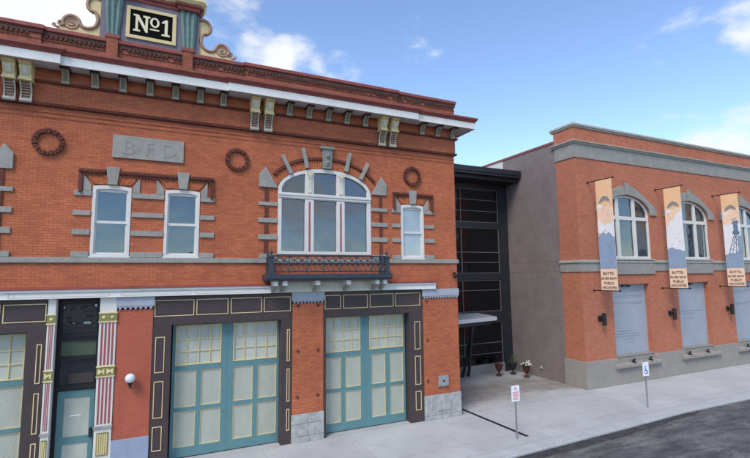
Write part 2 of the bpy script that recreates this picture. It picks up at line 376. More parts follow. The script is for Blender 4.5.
    def build_each(self, name, mats, parent=None, bevel=0.0):
        """every piece added becomes a part of its own"""
        ends = self.starts[1:] + [(len(self.v), len(self.f))]
        for (v0, f0), (v1, f1) in zip(self.starts, ends):
            p = MB(); p.add(self.v[v0:v1], [[i - v0 for i in f] for f in self.f[f0:f1]]); p.mi = self.mi[f0:f1]
            p.build(name, mats, parent, bevel)
    def build(self, name, mats, parent=None, bevel=0.0, smooth=False, label=None):
        me = bpy.data.meshes.new(name); me.from_pydata(self.v, [], self.f)
        mats = mats if isinstance(mats, (list, tuple)) else [mats]
        for k in mats: me.materials.append(M[k])
        me.polygons.foreach_set('material_index', self.mi)
        bm = bmesh.new(); bm.from_mesh(me); bmesh.ops.recalc_face_normals(bm, faces=bm.faces); bm.to_mesh(me); bm.free()
        if smooth: me.polygons.foreach_set('use_smooth', [True] * len(me.polygons))
        o = bpy.data.objects.new(name, me); COL.objects.link(o)
        if parent is not None:
            o.parent = parent
            if parent.type == 'EMPTY': o.matrix_parent_inverse = Matrix.Translation(-parent.location)
        if bevel:
            bv = o.modifiers.new('bevel', 'BEVEL'); bv.width = bevel; bv.segments = 2; bv.limit_method = 'ANGLE'; bv.angle_limit = R(40)
        if label: o['label'] = label
        return o

def thing(name, label, cat, loc=(0, 0, 0), group=None):
    o = bpy.data.objects.new(name, None); COL.objects.link(o); o.location = loc; o.empty_display_size = 0.3
    o['label'] = label; o['category'] = cat
    if group: o['group'] = group
    return o

def structure(o): o['kind'] = 'structure'; return o

def dup(root, delta, label, group=None):
    r = root.copy(); COL.objects.link(r); r.location = root.location + Vector(delta); r['label'] = label
    if group: r['group'] = group
    for ch in list(root.children):
        c = ch.copy(); COL.objects.link(c); c.parent = r; c.matrix_parent_inverse = ch.matrix_parent_inverse.copy()
        for g in list(ch.children):
            d = g.copy(); COL.objects.link(d); d.parent = c; d.matrix_parent_inverse = g.matrix_parent_inverse.copy()
    return r

def text_geo(body, size, extrude=0.006, align='CENTER', spacing=1.0, bold=0.0):
    cu = bpy.data.curves.new('lettering', 'FONT'); cu.body = body; cu.size = size; cu.extrude = extrude; cu.align_x = align
    cu.space_character = spacing; cu.offset = bold; cu.resolution_u = 3
    o = bpy.data.objects.new('lettering', cu); COL.objects.link(o)
    dg = bpy.context.evaluated_depsgraph_get()
    me = bpy.data.meshes.new_from_object(o.evaluated_get(dg))
    vs = [tuple(v.co) for v in me.vertices]; fs = [tuple(p.vertices) for p in me.polygons]
    bpy.data.objects.remove(o); bpy.data.curves.remove(cu); bpy.data.meshes.remove(me)
    return vs, fs

def ell(cx, z0, a, b, n=24, t0=0.0, t1=math.pi):
    return [(cx + a * math.cos(t0 + (t1 - t0) * i / n), z0 + b * math.sin(t0 + (t1 - t0) * i / n)) for i in range(n + 1)]

def rect(x0, x1, z0, z1): return [(x0, z0), (x1, z0), (x1, z1), (x0, z1)]

# ================================================================== SETTING
kerbline = [(-80, -4.35), (-10, -4.25), (9.4, -4.02), (12, -3.93), (15.5, -3.80), (19, -3.63), (23.4, -3.70), (90, -3.75)]
g = MB(); g.box(-4000, 4000, -4000, 4000, -0.60, -0.16); structure(g.build('ground', 'earth'))
g = MB(); g.prism([(-90, -40), (95, -40)] + [(x, y - 0.02) for x, y in reversed(kerbline)], -0.16, -0.065, axis='z'); structure(g.build('street', 'asphalt'))
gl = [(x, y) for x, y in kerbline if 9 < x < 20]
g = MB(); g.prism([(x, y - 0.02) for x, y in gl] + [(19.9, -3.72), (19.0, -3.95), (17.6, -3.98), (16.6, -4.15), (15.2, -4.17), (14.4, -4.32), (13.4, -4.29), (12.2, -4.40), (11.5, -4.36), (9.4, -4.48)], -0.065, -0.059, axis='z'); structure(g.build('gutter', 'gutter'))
g = MB(); g.prism(kerbline + [(x, y + 0.55) for x, y in reversed(kerbline)], -0.16, 0.004, axis='z'); structure(g.build('kerb', 'kerb', bevel=0.02))
g = MB(); g.prism([(x, y + 0.555) for x, y in kerbline] + [(90, 0.5), (18.38, 0.5), (18.38, 0.0), (-80, 0.0)], -0.16, 0.0, axis='z'); structure(g.build('sidewalk', 'sidewalk'))
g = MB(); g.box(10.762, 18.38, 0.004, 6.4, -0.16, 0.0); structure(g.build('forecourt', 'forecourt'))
g = MB(); g.box(-12, 10.76, 0.004, 1.2, -0.16, 0.002); structure(g.build('door_apron', 'apron'))
# hills far behind the street, seen only in the window glass
g = MB(); n = 160; ring0 = []; ring1 = []; ring2 = []
for i in range(n):
    t = 2 * math.pi * i / n
    hgt = 90 + 60 * math.sin(3 * t + 1) + 35 * math.sin(7 * t) + 22 * math.sin(13 * t + 2) + random.uniform(-8, 8)
    hgt *= 0.4 if math.sin(t) > 0 else 0.95
    ring0.append((2600 * math.cos(t), 2600 * math.sin(t), -0.5)); ring1.append((2950 * math.cos(t), 2950 * math.sin(t), hgt * .55)); ring2.append((3400 * math.cos(t), 3400 * math.sin(t), hgt))
g.add(ring0 + ring1 + ring2, [(a * n + i, a * n + (i + 1) % n, (a + 1) * n + (i + 1) % n, (a + 1) * n + i) for a in (0, 1) for i in range(n)])
structure(g.build('hills', 'hill', smooth=True))

# ================================================================== FIREHOUSE
FH = thing('brick_firehouse', 'red brick fire station with teal garage doors, dark balcony and No 1 crest', 'fire station', (0, 0, 0))
XL, XR = -12.0, 10.76

def seg_top(x0, x1, z, rise, n=8):
    c = (x0 + x1) / 2; w = (x1 - x0) / 2
    return [(c + w * math.cos(math.pi * i / n), z + rise * math.sin(math.pi * i / n)) for i in range(n + 1)]   # right to left

def sash_outline(x0, x1, z0, z1, rise=0.055, d=0.0):
    return [(x0 + d, z0 + d), (x1 - d, z0 + d)] + seg_top(x0 + d, x1 - d, z1 - d, rise)

sashes = [(-2.00, -1.00), (-0.08, 0.93), (8.21, 9.23)]
sashes_left = [(-10.36, -9.34)]
ARCH = [5.18, -6.30]
def arch_outline(c, d=0.0, z0=6.27): return [(c - 1.75 + d, z0 + d), (c + 1.75 - d, z0 + d)] + ell(c, 8.5, 1.75 - d, 0.84 - d, 24)

holes = [sash_outline(a, b, 6.11, 8.19) for a, b in sashes + sashes_left] + [arch_outline(c) for c in ARCH]
w = MB(); w.prism(rect(XL, XR, 4.95, 11.95), 0.0, 0.35, holes)
w.box(XL, XL + 0.3, 0.35, 16, 0, 11.95); w.box(XR - 0.3, XR, 0.35, 16, 0, 11.95); w.box(XL + .3, XR - .3, 15.7, 16, 0, 11.95)
w.build('wall', 'brick', FH)
MB().box(XL + .3, XR - .3, 0.35, 15.7, 11.5, 11.62).build('roof', 'membrane', FH)
MB().box(XL + .3, XR - .3, 1.35, 1.5, 0.004, 4.9).build('inner_wall', 'black', FH)

# projecting courses under the cornice (real ledges, each one proud of the one below)
PATH = [(XL, -0.08), (-3.5, -0.08), (-3.5, 0.0), (2.3, 0.0), (2.3, -0.08), (8.02, -0.08), (8.02, 0.0), (XR, 0.0), (XR, 9.0)]
FLAT = [(XL, 0.0), (XR, 0.0), (XR, 9.0)]
s = MB()
s.sweep([(0.001, 10.50), (0.05, 10.50), (0.05, 11.08), (0.001, 11.08)], FLAT)
s.sweep([(0.001, 11.14), (0.10, 11.14), (0.10, 11.49), (0.001, 11.49)], FLAT)
s.sweep([(0.001, 10.10), (0.018, 10.10), (0.018, 10.145), (0.001, 10.145)], FLAT)
s.sweep([(0.001, 10.24), (0.025, 10.24), (0.025, 10.285), (0.001, 10.285)], FLAT)
s.build('frieze', 'brick', FH)
s = MB()
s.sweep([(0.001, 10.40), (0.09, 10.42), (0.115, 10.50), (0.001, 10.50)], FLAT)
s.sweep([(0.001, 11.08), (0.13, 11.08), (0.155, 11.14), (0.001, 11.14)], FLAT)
s.build('string_course', 'brick_dark', FH)  # shade line under each ledge is put into this dark brick colour

# cornice
cor = MB(); cor.sweep([(0.0, 11.50), (0.62, 11.50), (0.62, 11.56), (0.0, 11.56)], PATH)
cor = cor.build('cornice', 'soffit', FH)
f = MB(); f.sweep([(0.622, 11.46), (0.655, 11.46), (0.655, 11.71), (0.0, 11.71), (0.0, 11.563), (0.622, 11.563)], PATH); f.build('fascia', 'white_old', cor)
f = MB(); f.sweep([(0.0, 11.712), (0.66, 11.712), (0.68, 11.76), (0.735, 11.83), (0.755, 11.835), (0.755, 11.90), (0.0, 12.06)], PATH); f.build('crown_moulding', 'red', cor)
def small_bracket():
    b = MB()
    prof = [(-0.10, 11.10), (-0.16, 11.10), (-0.20, 11.115), (-0.215, 11.15), (-0.19, 11.19), (-0.195, 11.24), (-0.24, 11.32), (-0.32, 11.40), (-0.41, 11.44), (-0.43, 11.50), (-0.10, 11.50)]
    b.prism(prof, -0.085, 0.085, axis='x')
    b.lathe([(0.045, -0.10), (0.045, 0.10)], (0, -0.185, 11.135), 12, 1, axis='x')
    for s_ in (-1, 1):
        pts = [(-0.19, 11.19), (-0.215, 11.19), (-0.225, 11.24), (-0.27, 11.32), (-0.35, 11.40), (-0.425, 11.435), (-0.40, 11.455), (-0.31, 11.42), (-0.22, 11.33)]
        b.prism(pts, s_ * 0.055, s_ * 0.088, axis='x', m=1)
    b.box(-0.12, 0.12, -0.50, -0.10, 11.452, 11.497, 2)
    return b.build('bracket', ['green_br', 'bracket_tan', 'brown'], cor)
xs = [-2.79, -2.06, -1.34, -.61, .11, .84, 1.55, 3.76, 4.47, 5.19, 5.92, 6.66, 9.14, 9.88, 10.60] + [-4.95, -5.66, -6.38, -7.1, -7.85, -10.3, -11.0]
b0 = small_bracket(); b0.location.x = xs[0]
for x in xs[1:]:
    c = b0.copy(); COL.objects.link(c); c.location.x = x
def big_bracket():
    b = MB()
    up = [(-0.10, 10.99), (-0.36, 10.99), (-0.40, 11.02), (-0.395, 11.06), (-0.355, 11.09), (-0.365, 11.14), (-0.42, 11.22), (-0.47, 11.29), (-0.465, 11.35), (-0.45, 11.39), (-0.50, 11.44), (-0.55, 11.455), (-0.55, 11.498), (-0.10, 11.498)]
    b.prism(up, -0.15, 0.15, axis='x', m=0)
    wz = lambda z: .86 + .14 * min(1, (abs(z - 11.22) / .22) ** 1.5) if z < 11.45 else 1.06
    b.v = [(x * wz(z), y, z) for x, y, z in b.v]
    for sx in (-.1, .1): b.lathe([(.032, -.46), (.032, -.53)], (sx, 0, 11.425), 10, 0, axis='y')
    b.prism([(-.37, 11.14), (-.39, 11.13), (-.445, 11.21), (-.492, 11.29), (-.48, 11.36), (-.46, 11.37)], -0.065, 0.065, axis='x', m=3)
    lo = [(-0.002, 10.43), (-0.17, 10.43), (-0.17, 10.52), (-0.145, 10.60), (-0.15, 10.70), (-0.20, 10.82), (-0.265, 10.90), (-0.285, 10.95), (-0.275, 10.988), (-0.002, 10.988)]
    b.prism(lo, -0.115, 0.115, axis='x', m=4)
    for k in range(5):
        z = 10.60 + k * .07; b.box(-0.085, 0.085, -.17 - .028 * k, -.10, z, z + .034, 5)
    for s_ in (-1, 1):
        ed = [(-0.16, 10.50), (-0.20, 10.50), (-0.185, 10.58), (-0.185, 10.68), (-0.235, 10.81), (-0.305, 10.90), (-0.325, 10.95), (-0.31, 10.985), (-0.25, 10.975), (-0.262, 10.93), (-0.20, 10.85), (-0.145, 10.72), (-0.14, 10.6)]
        b.prism(ed, s_ * 0.098, s_ * 0.135, axis='x', m=2)
    b.lathe([(0.055, -0.14), (0.055, 0.14)], (0, -0.175, 10.47), 12, 2, axis='x')
    b.box(-0.165, 0.165, -0.42, -0.06, 10.975, 11.0, 0)
    return b.build('scroll_bracket', ['gold', 'brown', 'bracket_edge', 'cream', 'bracket_dark', 'tan'], cor)
bx = [-4.06, -3.69, 2.57, 3.03, 7.36, 7.82, -8.6, -9.0]
b0 = big_bracket(); b0.location.x = bx[0]
for x in bx[1:]:
    c = b0.copy(); COL.objects.link(c); c.location.x = x

# parapet
par = MB(); par.sweep([(0.05, 11.98), (0.05, 12.62), (-0.28, 12.62), (-0.28, 11.9), (0.0, 11.9)], PATH)
par = par.build('parapet', 'brick_old', FH)
f = MB(); f.sweep([(0.10, 12.622), (0.125, 12.64), (0.125, 12.735), (0.10, 12.76), (-0.30, 12.76), (-0.30, 12.622)], PATH); f.build('coping', 'red', par)
f = MB()
def along(path, step, skip=0.1):
    for a, b in zip(path[:-1], path[1:]):
        A = Vector(a); B = Vector(b); d = B - A; ln = d.length
        if ln < 0.5: continue
        d.normalize(); k = int((ln - skip) / step)
        for i in range(k + 1):
            yield A + d * (skip / 2 + (ln - skip) * i / max(1, k)), d
for p, d in along(PATH, 0.115):
    nn = Vector((d.y, -d.x)); q = p + nn * 0.05; k = random.uniform(0, .018)
    if random.random() < .04: continue
    if abs(d.x) > .5: f.box(q.x - 0.03, q.x + 0.03, q.y - 0.045 - k, q.y + 0.002, 12.42 + random.uniform(-.01, .01), 12.505)
    else: f.box(q.x - 0.002, q.x + 0.05, q.y - .03, q.y + .03, 12.42, 12.505)
f.sweep([(0.0505, 12.505), (0.085, 12.505), (0.085, 12.618), (0.0505, 12.618)], PATH)
f.sweep([(0.052, 12.33), (0.065, 12.335), (0.065, 12.36), (0.052, 12.36)], PATH)
f.build('corbel_table', 'brick_black', par)
for x0, x1 in ((-1.84, -1.54), (0.28, 0.58)):
    f = MB(); f.box(x0, x1, -0.15, -0.052, 12.02, 12.84, 0); f.box(x0 - .04, x1 + .04, -0.17, 0.03, 12.77, 12.88, 1); f.build('parapet_pier', ['brick_old', 'red'], par)

# belt course
s = MB(); s.sweep([(0.001, 5.95), (0.05, 5.95), (0.06, 5.97), (0.06, 6.105), (0.001, 6.11)], FLAT); s.build('belt_course', 'stone', FH, bevel=0.006)

# brick rings
for cx in (-3.14, 2.05, 8.73, -9.9):
    r = MB(); nn = 22
    for i in range(nn):
        t = 2 * math.pi * i / nn; t2 = 2 * math.pi * (i + .82) / nn
        ro = 0.385; ri = 0.285 - (0.02 if i % 2 else 0.0)
        q = [(cx + ri * math.cos(t), 9.38 + ri * math.sin(t)), (cx + ro * math.cos(t), 9.38 + ro * math.sin(t)), (cx + ro * math.cos(t2), 9.38 + ro * math.sin(t2)), (cx + ri * math.cos(t2), 9.38 + ri * math.sin(t2))]
        r.prism(q, -0.075 - (0.02 if i % 2 else 0), 0.0)
    big = [(cx + .375 * math.cos(2 * math.pi * i / 40), 9.38 + .375 * math.sin(2 * math.pi * i / 40)) for i in range(40)]
    sm = [(cx + .30 * math.cos(2 * math.pi * i / 40), 9.38 + .30 * math.sin(2 * math.pi * i / 40)) for i in range(40)]
    r.prism(big, -0.045, 0.0, [sm])
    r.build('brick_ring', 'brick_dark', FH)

# stone tablet with cut letters
pl = MB(); pl.box(-1.55, 0.41, -0.06, -0.001, 9.10, 9.80).build('stone_tablet', 'stone', FH, bevel=0.012)
t = MB()
for ch, x in (('B', -1.13), ('F', -0.57), ('D', -0.02)):
    vs, fs = text_geo(ch, 0.62, 0.006, bold=0.0)
    t.add([(x + v[0], -0.064 - v[2], 9.235 + v[1]) for v in vs], fs)
t.build('lettering', 'stone', pl_o := bpy.data.objects['stone_tablet'])

def stone_poly(mb, pts, y0=-0.045, y1=-0.001): mb.prism(pts, y0, y1)

def sash_window(x0, x1, pane='glass', left=None, right=None, sl=None, sr=None, hood=None):
    root = MB(); z0, z1 = 6.11, 8.19
    root.prism(sash_outline(x0, x1, z0 - .02, z1), -0.02, 0.16, [sash_outline(x0, x1, z0 + .02, z1 - .02, 0.05, 0.085)])
    win = root.build('window', 'white', FH, bevel=0.006)
    i0, i1 = x0 + .085, x1 - .085
    sh = MB(); sh.box(i0, i1, 0.03, 0.075, 7.11, 7.19)
    sh.prism(rect(i0, i1, 7.19, 8.16), 0.035, 0.075, [rect(i0 + .045, i1 - .045, 7.192, 8.05)])
    sh.prism(rect(i0, i1, 6.15, 7.11), 0.06, 0.10, [rect(i0 + .045, i1 - .045, 6.26, 7.108)])
    sh.box(x0 - .02, x1 + .02, -0.05, 0.03, 6.085, 6.15)
    sh.build('sash', 'white', win)
    pn = MB(); pn.box(i0, i1, 0.062, 0.068, 7.15, 8.22); pn.box(i0, i1, 0.085, 0.09, 6.15, 7.15)
    pn.build_each('pane', pane, win)
    c = (x0 + x1) / 2
    k = MB(); k.prism([(c - .18, 8.79), (c + .18, 8.79), (c + .12, 8.26), (c - .12, 8.26)], -0.10, -0.001); k.build('keystone', 'stone', win, bevel=0.012)
    sk = MB()
    sk.prism([(x0 - .25, 8.055), (x0 - .035, 8.055), (x0 - .035, 8.22), (x0 - .25, 8.55)], -0.04, -0.001)
    sk.prism([(x1 + .035, 8.055), (x1 + .22, 8.055), (x1 + .22, 8.55), (x1 + .035, 8.22)], -0.04, -0.001)
    sk.build_each('skewback', 'stone', win, bevel=0.006)
    for sgn in (-1, 1):
        ar = MB(); n = 8
        ar.prism([(c + sgn * .13, 8.265), (c + sgn * .46, 8.24), (c + sgn * .70, 8.56), (c + sgn * .16, 8.56)], -0.012, -0.001, m=1)
        for q in range(n):
            lo0, lo1 = .13 + .33 * (q + .08) / n, .13 + .33 * (q + .92) / n; hi0, hi1 = .16 + .54 * (q + .06) / n, .16 + .54 * (q + .94) / n
            ar.prism([(c + sgn * lo0, 8.27), (c + sgn * lo1, 8.268), (c + sgn * hi1, 8.555), (c + sgn * hi0, 8.555)], -0.026 - random.uniform(0, .008), -0.0121)
        ar.build('flat_arch', ['voussoir', 'brick_dark'], win)
    st = MB()
    for a, b in (left, right):
        for q0, q1 in ((7.90, 8.05), (7.325, 7.465), (6.76, 6.915)):
            st.box(a, b, -0.045, -0.001, q0, q1)
        st.box(a, b, -0.05, -0.001, 6.112, 6.27)
    st.build_each('stone_band', 'stone', win, bevel=0.006)
    return win

w1 = sash_window(-2.00, -1.00, left=(-2.46, -2.022), right=(-0.978, -0.55))
w2 = sash_window(-0.08, 0.93, left=(-0.548, -0.102), right=(0.952, 1.38))
w4 = sash_window(8.21, 9.23, 'glass_blind', left=(7.82, 8.188), right=(9.252, 9.70))
w5 = sash_window(-10.36, -9.34, left=(-10.8, -10.382), right=(-9.318, -8.9))
def hood(x0, x1, keys, win, leg0=True, leg1=True):
    h = MB(); cuts = [x0] + [q for c in keys for q in (c - .185, c + .185)] + [x1]
    for a, b in zip(cuts[::2], cuts[1::2]):
        h.prism([(-0.002, 8.56), (-0.07, 8.575), (-0.095, 8.62), (-0.095, 8.69), (-0.002, 8.71)], a, b, axis='x')
        nb = int((b - a) / 0.085)
        for i in range(nb): h.box(a + i * .085 + .012, a + i * .085 + .062, -0.075, -0.002, 8.52, 8.562)
    for x, on in ((x0, leg0), (x1 - .1, leg1)):
        if on: h.box(x, x + .1, -0.075, -0.002, 8.06, 8.52); h.lathe([(0.045, -.075), (0.045, -.11), (0.02, -.12)], (x + .05, 0, 8.03), 10, axis='y')
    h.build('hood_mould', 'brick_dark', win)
hood(-2.36, 1.33, [-1.5, .425], w1); hood(7.87, 9.66, [8.72], w4); hood(-10.7, -9.0, [-9.85], w5)

def arched_window(c):
    fr = MB()
    out = arch_outline(c); hs = []
    m0, m1 = 0.455, 0.645      # mullion edges each side of centre +-
    zt0, zt1 = 8.19, 8.39      # transom
    def top(xa, xb):
        z = lambda x: 8.5 + 0.70 * math.sqrt(max(0, 1 - ((x) / 1.63) ** 2))
        n = 8; pts = [(c + xa, zt1), (c + xb, zt1)]
        return pts + [(c + xb + (xa - xb) * i / n, z(xb + (xa - xb) * i / n)) for i in range(n + 1)]
    spans = [(-1.62, -0.79), (-0.47, 0.37 + .02), (0.70, 1.55 + .05)]
    for a, b in spans:
        hs.append(rect(c + a, c + b, 6.36, zt0)); hs.append(top(a, b))
    fr.prism(arch_outline(c, 0.0, 6.255), -0.02, 0.14, hs)
    win = fr.build('arched_window', 'white', FH, bevel=0.008)
    tr = MB(); tr.box(c - 1.75, c + 1.75, -0.07, -0.021, 8.30, 8.40); tr.box(c - 1.75, c + 1.75, -0.045, -0.021, 8.22, 8.30); tr.build('transom', 'white', win, bevel=0.01)
    st = MB()
    for x in (-0.63, 0.545): st.box(c + x - .03, c + x + .03, -0.028, -0.021, 6.36, 8.12)
    st.build_each('red_stripe', 'red_stripe', win)
    for x in (-0.63, 0.545):
        cb = MB(); cb.prism([(-.021, 8.42), (-.07, 8.44), (-.055, 8.6), (-.06, 8.9), (-.10, 9.05), (-.11, 9.22), (-.021, 9.24)], c + x - .065, c + x + .065, axis='x')
        cb.box(c + x - .09, c + x + .09, -.10, -.021, 9.10, 9.16, 1)
        cb.build('carved_corbel', ['cream', 'gold'], win)
    pn = MB(); pn.prism(arch_outline(c, 0.06), 0.07, 0.076); pn.build('pane', 'glass_arch', win)
    s = MB()
    A = lambda x: c + x
    s.prism([(A(-2.40), 8.53), (A(-1.76), 8.53), (A(-2.18), 9.24), (A(-2.40), 8.97)], -0.07, -0.001)
    s.prism([(A(1.76), 8.53), (A(2.40), 8.53), (A(2.40), 8.97), (A(2.18), 9.24)], -0.07, -0.001)
    for sg in (-1, 1):
        s.prism([(A(sg * 1.58), 9.74), (A(sg * 1.68), 9.66), (A(sg * 1.37), 9.04), (A(sg * 1.25), 9.10)], -0.12, -0.001)
        s.prism([(A(sg * .84), 10.05), (A(sg * .96), 10.01), (A(sg * .80), 9.29), (A(sg * .67), 9.33)], -0.12, -0.001)
    for q0, q1 in ((7.90, 8.03), (7.32, 7.48), (6.75, 6.92)):
        s.box(A(-2.40), A(-1.77), -0.045, -0.001, q0, q1); s.box(A(1.77), A(2.44), -0.045, -0.001, q0, q1)
    s.box(A(-2.38), A(-1.77), -0.05, -0.001, 6.112, 6.26); s.box(A(1.77), A(2.45), -0.05, -0.001, 6.112, 6.26)
    s.build_each('stone_band', 'stone', win, bevel=0.01)
    k = MB()
    k.prism([(A(-.185), 10.06), (A(.195), 10.06), (A(.16), 9.35), (A(-.16), 9.35)], -0.12, -0.001)
    k.box(A(-.25), A(.26), -0.17, -0.001, 10.062, 10.17)
    k.prism([(A(-.10), 9.98), (A(.11), 9.98), (A(.085), 9.44), (A(-.085), 9.44)], -0.145, -0.119)
    k.ball((A(0), -0.15, 9.80), 0.07, 10); k.ball((A(0), -0.145, 9.56), 0.055, 10)
    k.build('keystone', 'stone_carved', win, bevel=0.008)
    h = MB()
    o1 = ell(c, 8.5, 2.12, 1.27, 30, R(24), R(156)); o0 = ell(c, 8.5, 2.02, 1.17, 30, R(24), R(156))
    h.prism(o1 + o0[::-1], -0.085, -0.001)
    for x in (-2.20, 2.10): 
        for q0, q1 in ((6.26, 6.75), (6.92, 7.32), (7.48, 7.90), (8.03, 8.53)): h.box(A(x), A(x + .11), -0.04, -0.001, q0 + .002, q1 - .002)  # upright strips share the dark brick, their shade put into the colour
    h.build('hood_mould', 'brick_dark', win)
    v = MB(); o1 = ell(c, 8.5, 2.0, 1.15, 40, R(8), R(172)); o0 = ell(c, 8.5, 1.76, 0.85, 40, R(8), R(172))
    v.prism(o1 + o0[::-1], -0.012, -0.001, m=1)
    n = 62
    for q in range(n):
        t0 = R(8) + R(164) * (q + .07) / n; t1 = R(8) + R(164) * (q + .93) / n
        e = lambda a, b, t: (c + a * math.cos(t), 8.5 + b * math.sin(t))
        v.prism([e(1.765, .855, t0), e(1.995, 1.145, t0), e(1.995, 1.145, t1), e(1.765, .855, t1)], -0.026 - random.uniform(0, .006), -0.0121)
    v.build('brick_arch', ['voussoir', 'brick_dark'], win)
    return win
for c in ARCH: arched_window(c)

# ground floor piers
def pier(x0, x1, basem, base_rows, bm_='brick'):
    p = MB(); p.box(x0, x1, 0.0, 0.45, 0.92, 4.58); po = p.build('pier', bm_, FH)
    b = MB()
    if base_rows:
        for z0, z1, cuts in base_rows:
            for a, e in zip(cuts[:-1], cuts[1:]): b.box(x0 - .02 + (x1 - x0 + .04) * a + .004, x0 - .02 + (x1 - x0 + .04) * e - .004, -0.035 - random.uniform(0, .012), 0.4, z0, z1 - .008)
    else: b.box(x0 - .01, x1 + .01, -0.03, 0.45, 0, 0.92)
    b.build_each('base_stone', basem, po, bevel=0.012)
    c = MB(); c.box(x0 - .03, x1 + .03, -0.06, 0.2, 4.68, 4.945)
    c.box(x0 - .005, x1 + .005, -0.045, 0.2, 4.64, 4.678)
    n = max(5, int((x1 - x0) / 0.12))
    for i in range(n):
        xx = x0 + (x1 - x0) * (i + .5) / n
        c.lathe([(0.034, -.045), (0.034, 0.01)], (xx, 0, 4.618), 10, axis='y')
    c.build('capital', 'blue_cap', po, bevel=0.006)
    return po
pL = pier(-1.225, -0.285, 'blue_base', None, 'brick_painted')
pM = pier(3.975, 5.07, 'stone_base', [(0.0, .20, (0, .55, 1)), (.20, .60, (0, .5, 1)), (.60, .92, (0, .5, 1))])
pR = pier(9.12, 10.755, 'stone_base', [(0.0, .16, (0, .45, 1)), (.16, .92, (0, .2, .84, 1))])
MB().box(9.62, 10.30, -0.055, -0.03, 0.30, 0.74).build('base_panel', 'stone_base', pR, bevel=0.012)
for po, bs in ((pM, [(4.17, 4.5), (4.87, 4.5), (4.16, 2.99), (4.87, 2.99), (4.15, 1.48), (4.86, 1.48)]), (pR, [(9.28, 4.48), (9.29, 3.0), (9.26, 1.47)])):
    for x, z in bs:
        MB().lathe([(0.055, 0.0), (0.055, -.02), (0.03, -.045)], (x, 0, z), 8, axis='y').build('anchor_bolt', 'rust', po)

# white storefront band with red ledge, and the timber lintel behind
def band(x0, x1):
    b = MB(); b.box(x0, x1, -0.12, 0.05, 4.955, 5.20); b.box(x0, x1, -0.16, -0.121, 5.135, 5.20); b.box(x0, x1, -0.14, -0.121, 4.955, 4.985)
    bo = b.build('storefront_band', 'white_old', FH, bevel=0.006)
    MB().prism([(-.0, 5.202), (-.19, 5.202), (-.19, 5.235), (-.03, 5.285), (0, 5.285)], x0 - .01, x1 + .01, axis='x').build('ledge', 'red', bo)
    return bo
bA = band(XL, 3.22); bB = band(7.31, 9.66)
ln = MB()
n0 = -1.30
for x0, x1 in ((-1.05, 0.72), (0.80, 3.05)):
    pass
s = MB()
for x0, x1 in ((-3.8, -1.45), (-1.15, 0.75), (0.86, 3.05)):
    s.prism(rect(x0, x1, 5.005, 5.115), -0.132, -0.1205, [rect(x0 + .02, x1 - .02, 5.02, 5.10)])
s.build_each('band_moulding', 'cream', bA)

# balcony
bal = MB(); bal.box(2.97, 7.42, -0.65, 0.0, 5.44, 5.56); bal.sweep([(0.0, 5.36), (0.03, 5.36), (0.06, 5.44), (0.06, 5.57), (0.0, 5.57)], [(2.99, 0), (2.99, -.63), (7.40, -.63), (7.40, 0)])
bal = bal.build('balcony', 'navy', FH, bevel=0.008)
sf = MB(); sf.box(3.26, 7.27, -0.10, 0.02, 4.96, 5.355)
for x0, x1 in ((3.72, 4.52), (4.88, 5.66), (6.0, 6.78)): sf.prism(rect(x0, x1, 5.03, 5.30), -0.115, -0.099, [rect(x0 + .03, x1 - .03, 5.06, 5.27)])
sf.build('frieze_board', 'cream', bal)
ra = MB(); y = -0.60
def rail(p0, p1, seg):
    p0 = Vector(p0); p1 = Vector(p1); d = p1 - p0; n = Vector((d.y, -d.x, 0)).normalized()
    for z, r in ((6.18, 0.032), (5.93, 0.016), (5.66, 0.022)): ra.tube([p0 + Vector((0, 0, z)), p1 + Vector((0, 0, z))], r, 6)
    for i in range(seg):
        a = p0 + d * (i / seg); b = p0 + d * ((i + 1) / seg); m_ = (a + b) / 2; u = (b - a)
        if i: ra.tube([a + Vector((0, 0, 5.58)), a + Vector((0, 0, 6.18))], 0.018, 6)
        lo = 5.935; hi = 6.16
        ra.tube([a + Vector((0, 0, lo)), m_ + Vector((0, 0, lo + .19))], 0.015, 5); ra.tube([b + Vector((0, 0, lo)), m_ + Vector((0, 0, lo + .19))], 0.015, 5)
        ra.tube([a + Vector((0, 0, hi)), m_ + Vector((0, 0, lo))], 0.015, 5); ra.tube([b + Vector((0, 0, hi)), m_ + Vector((0, 0, lo))], 0.015, 5)
        ra.tube([m_ + u * (.24 * math.cos(t)) + Vector((0, 0, lo + .17 * math.sin(t))) for t in [math.pi * k / 8 for k in range(9)]], 0.015, 5)
        nb = 3
        for k in range(nb):
            q0 = a + u * (k / nb); q1 = a + u * ((k + 1) / nb)
            ra.tube([q0 + Vector((0, 0, 5.67)), q1 + Vector((0, 0, 5.92))], 0.010, 4); ra.tube([q1 + Vector((0, 0, 5.67)), q0 + Vector((0, 0, 5.92))], 0.010, 4)
rail((3.10, -.60, 0), (7.28, -.60, 0), 7); rail((3.10, 0, 0), (3.10, -.60, 0), 1); rail((7.28, -.60, 0), (7.28, 0, 0), 1)
ra.build('railing', 'navy', bal)
for x in (3.10, 7.28):
    p = MB(); p.box(x - .075, x + .075, -.675, -.525, 5.56, 6.12); p.box(x - .10, x + .10, -.70, -.50, 6.12, 6.19); p.box(x - .095, x + .095, -.695, -.505, 5.56, 5.64)
    p.lathe([(0.05, 0), (0.03, .04), (0.055, .09), (0.05, .14), (0.02, .19), (0.008, .26)], (x, -.6, 6.19), 10)
    p.build('newel_post', 'navy', bal, bevel=0.006)
    p = MB(); p.box(x - .05, x + .05, -.08, -.002, 5.56, 6.15); p.lathe([(0.04, 0), (0.02, .05), (0.03, .1), (0.005, .2)], (x, -.05, 6.15), 8); p.build('wall_post', 'navy', bal)
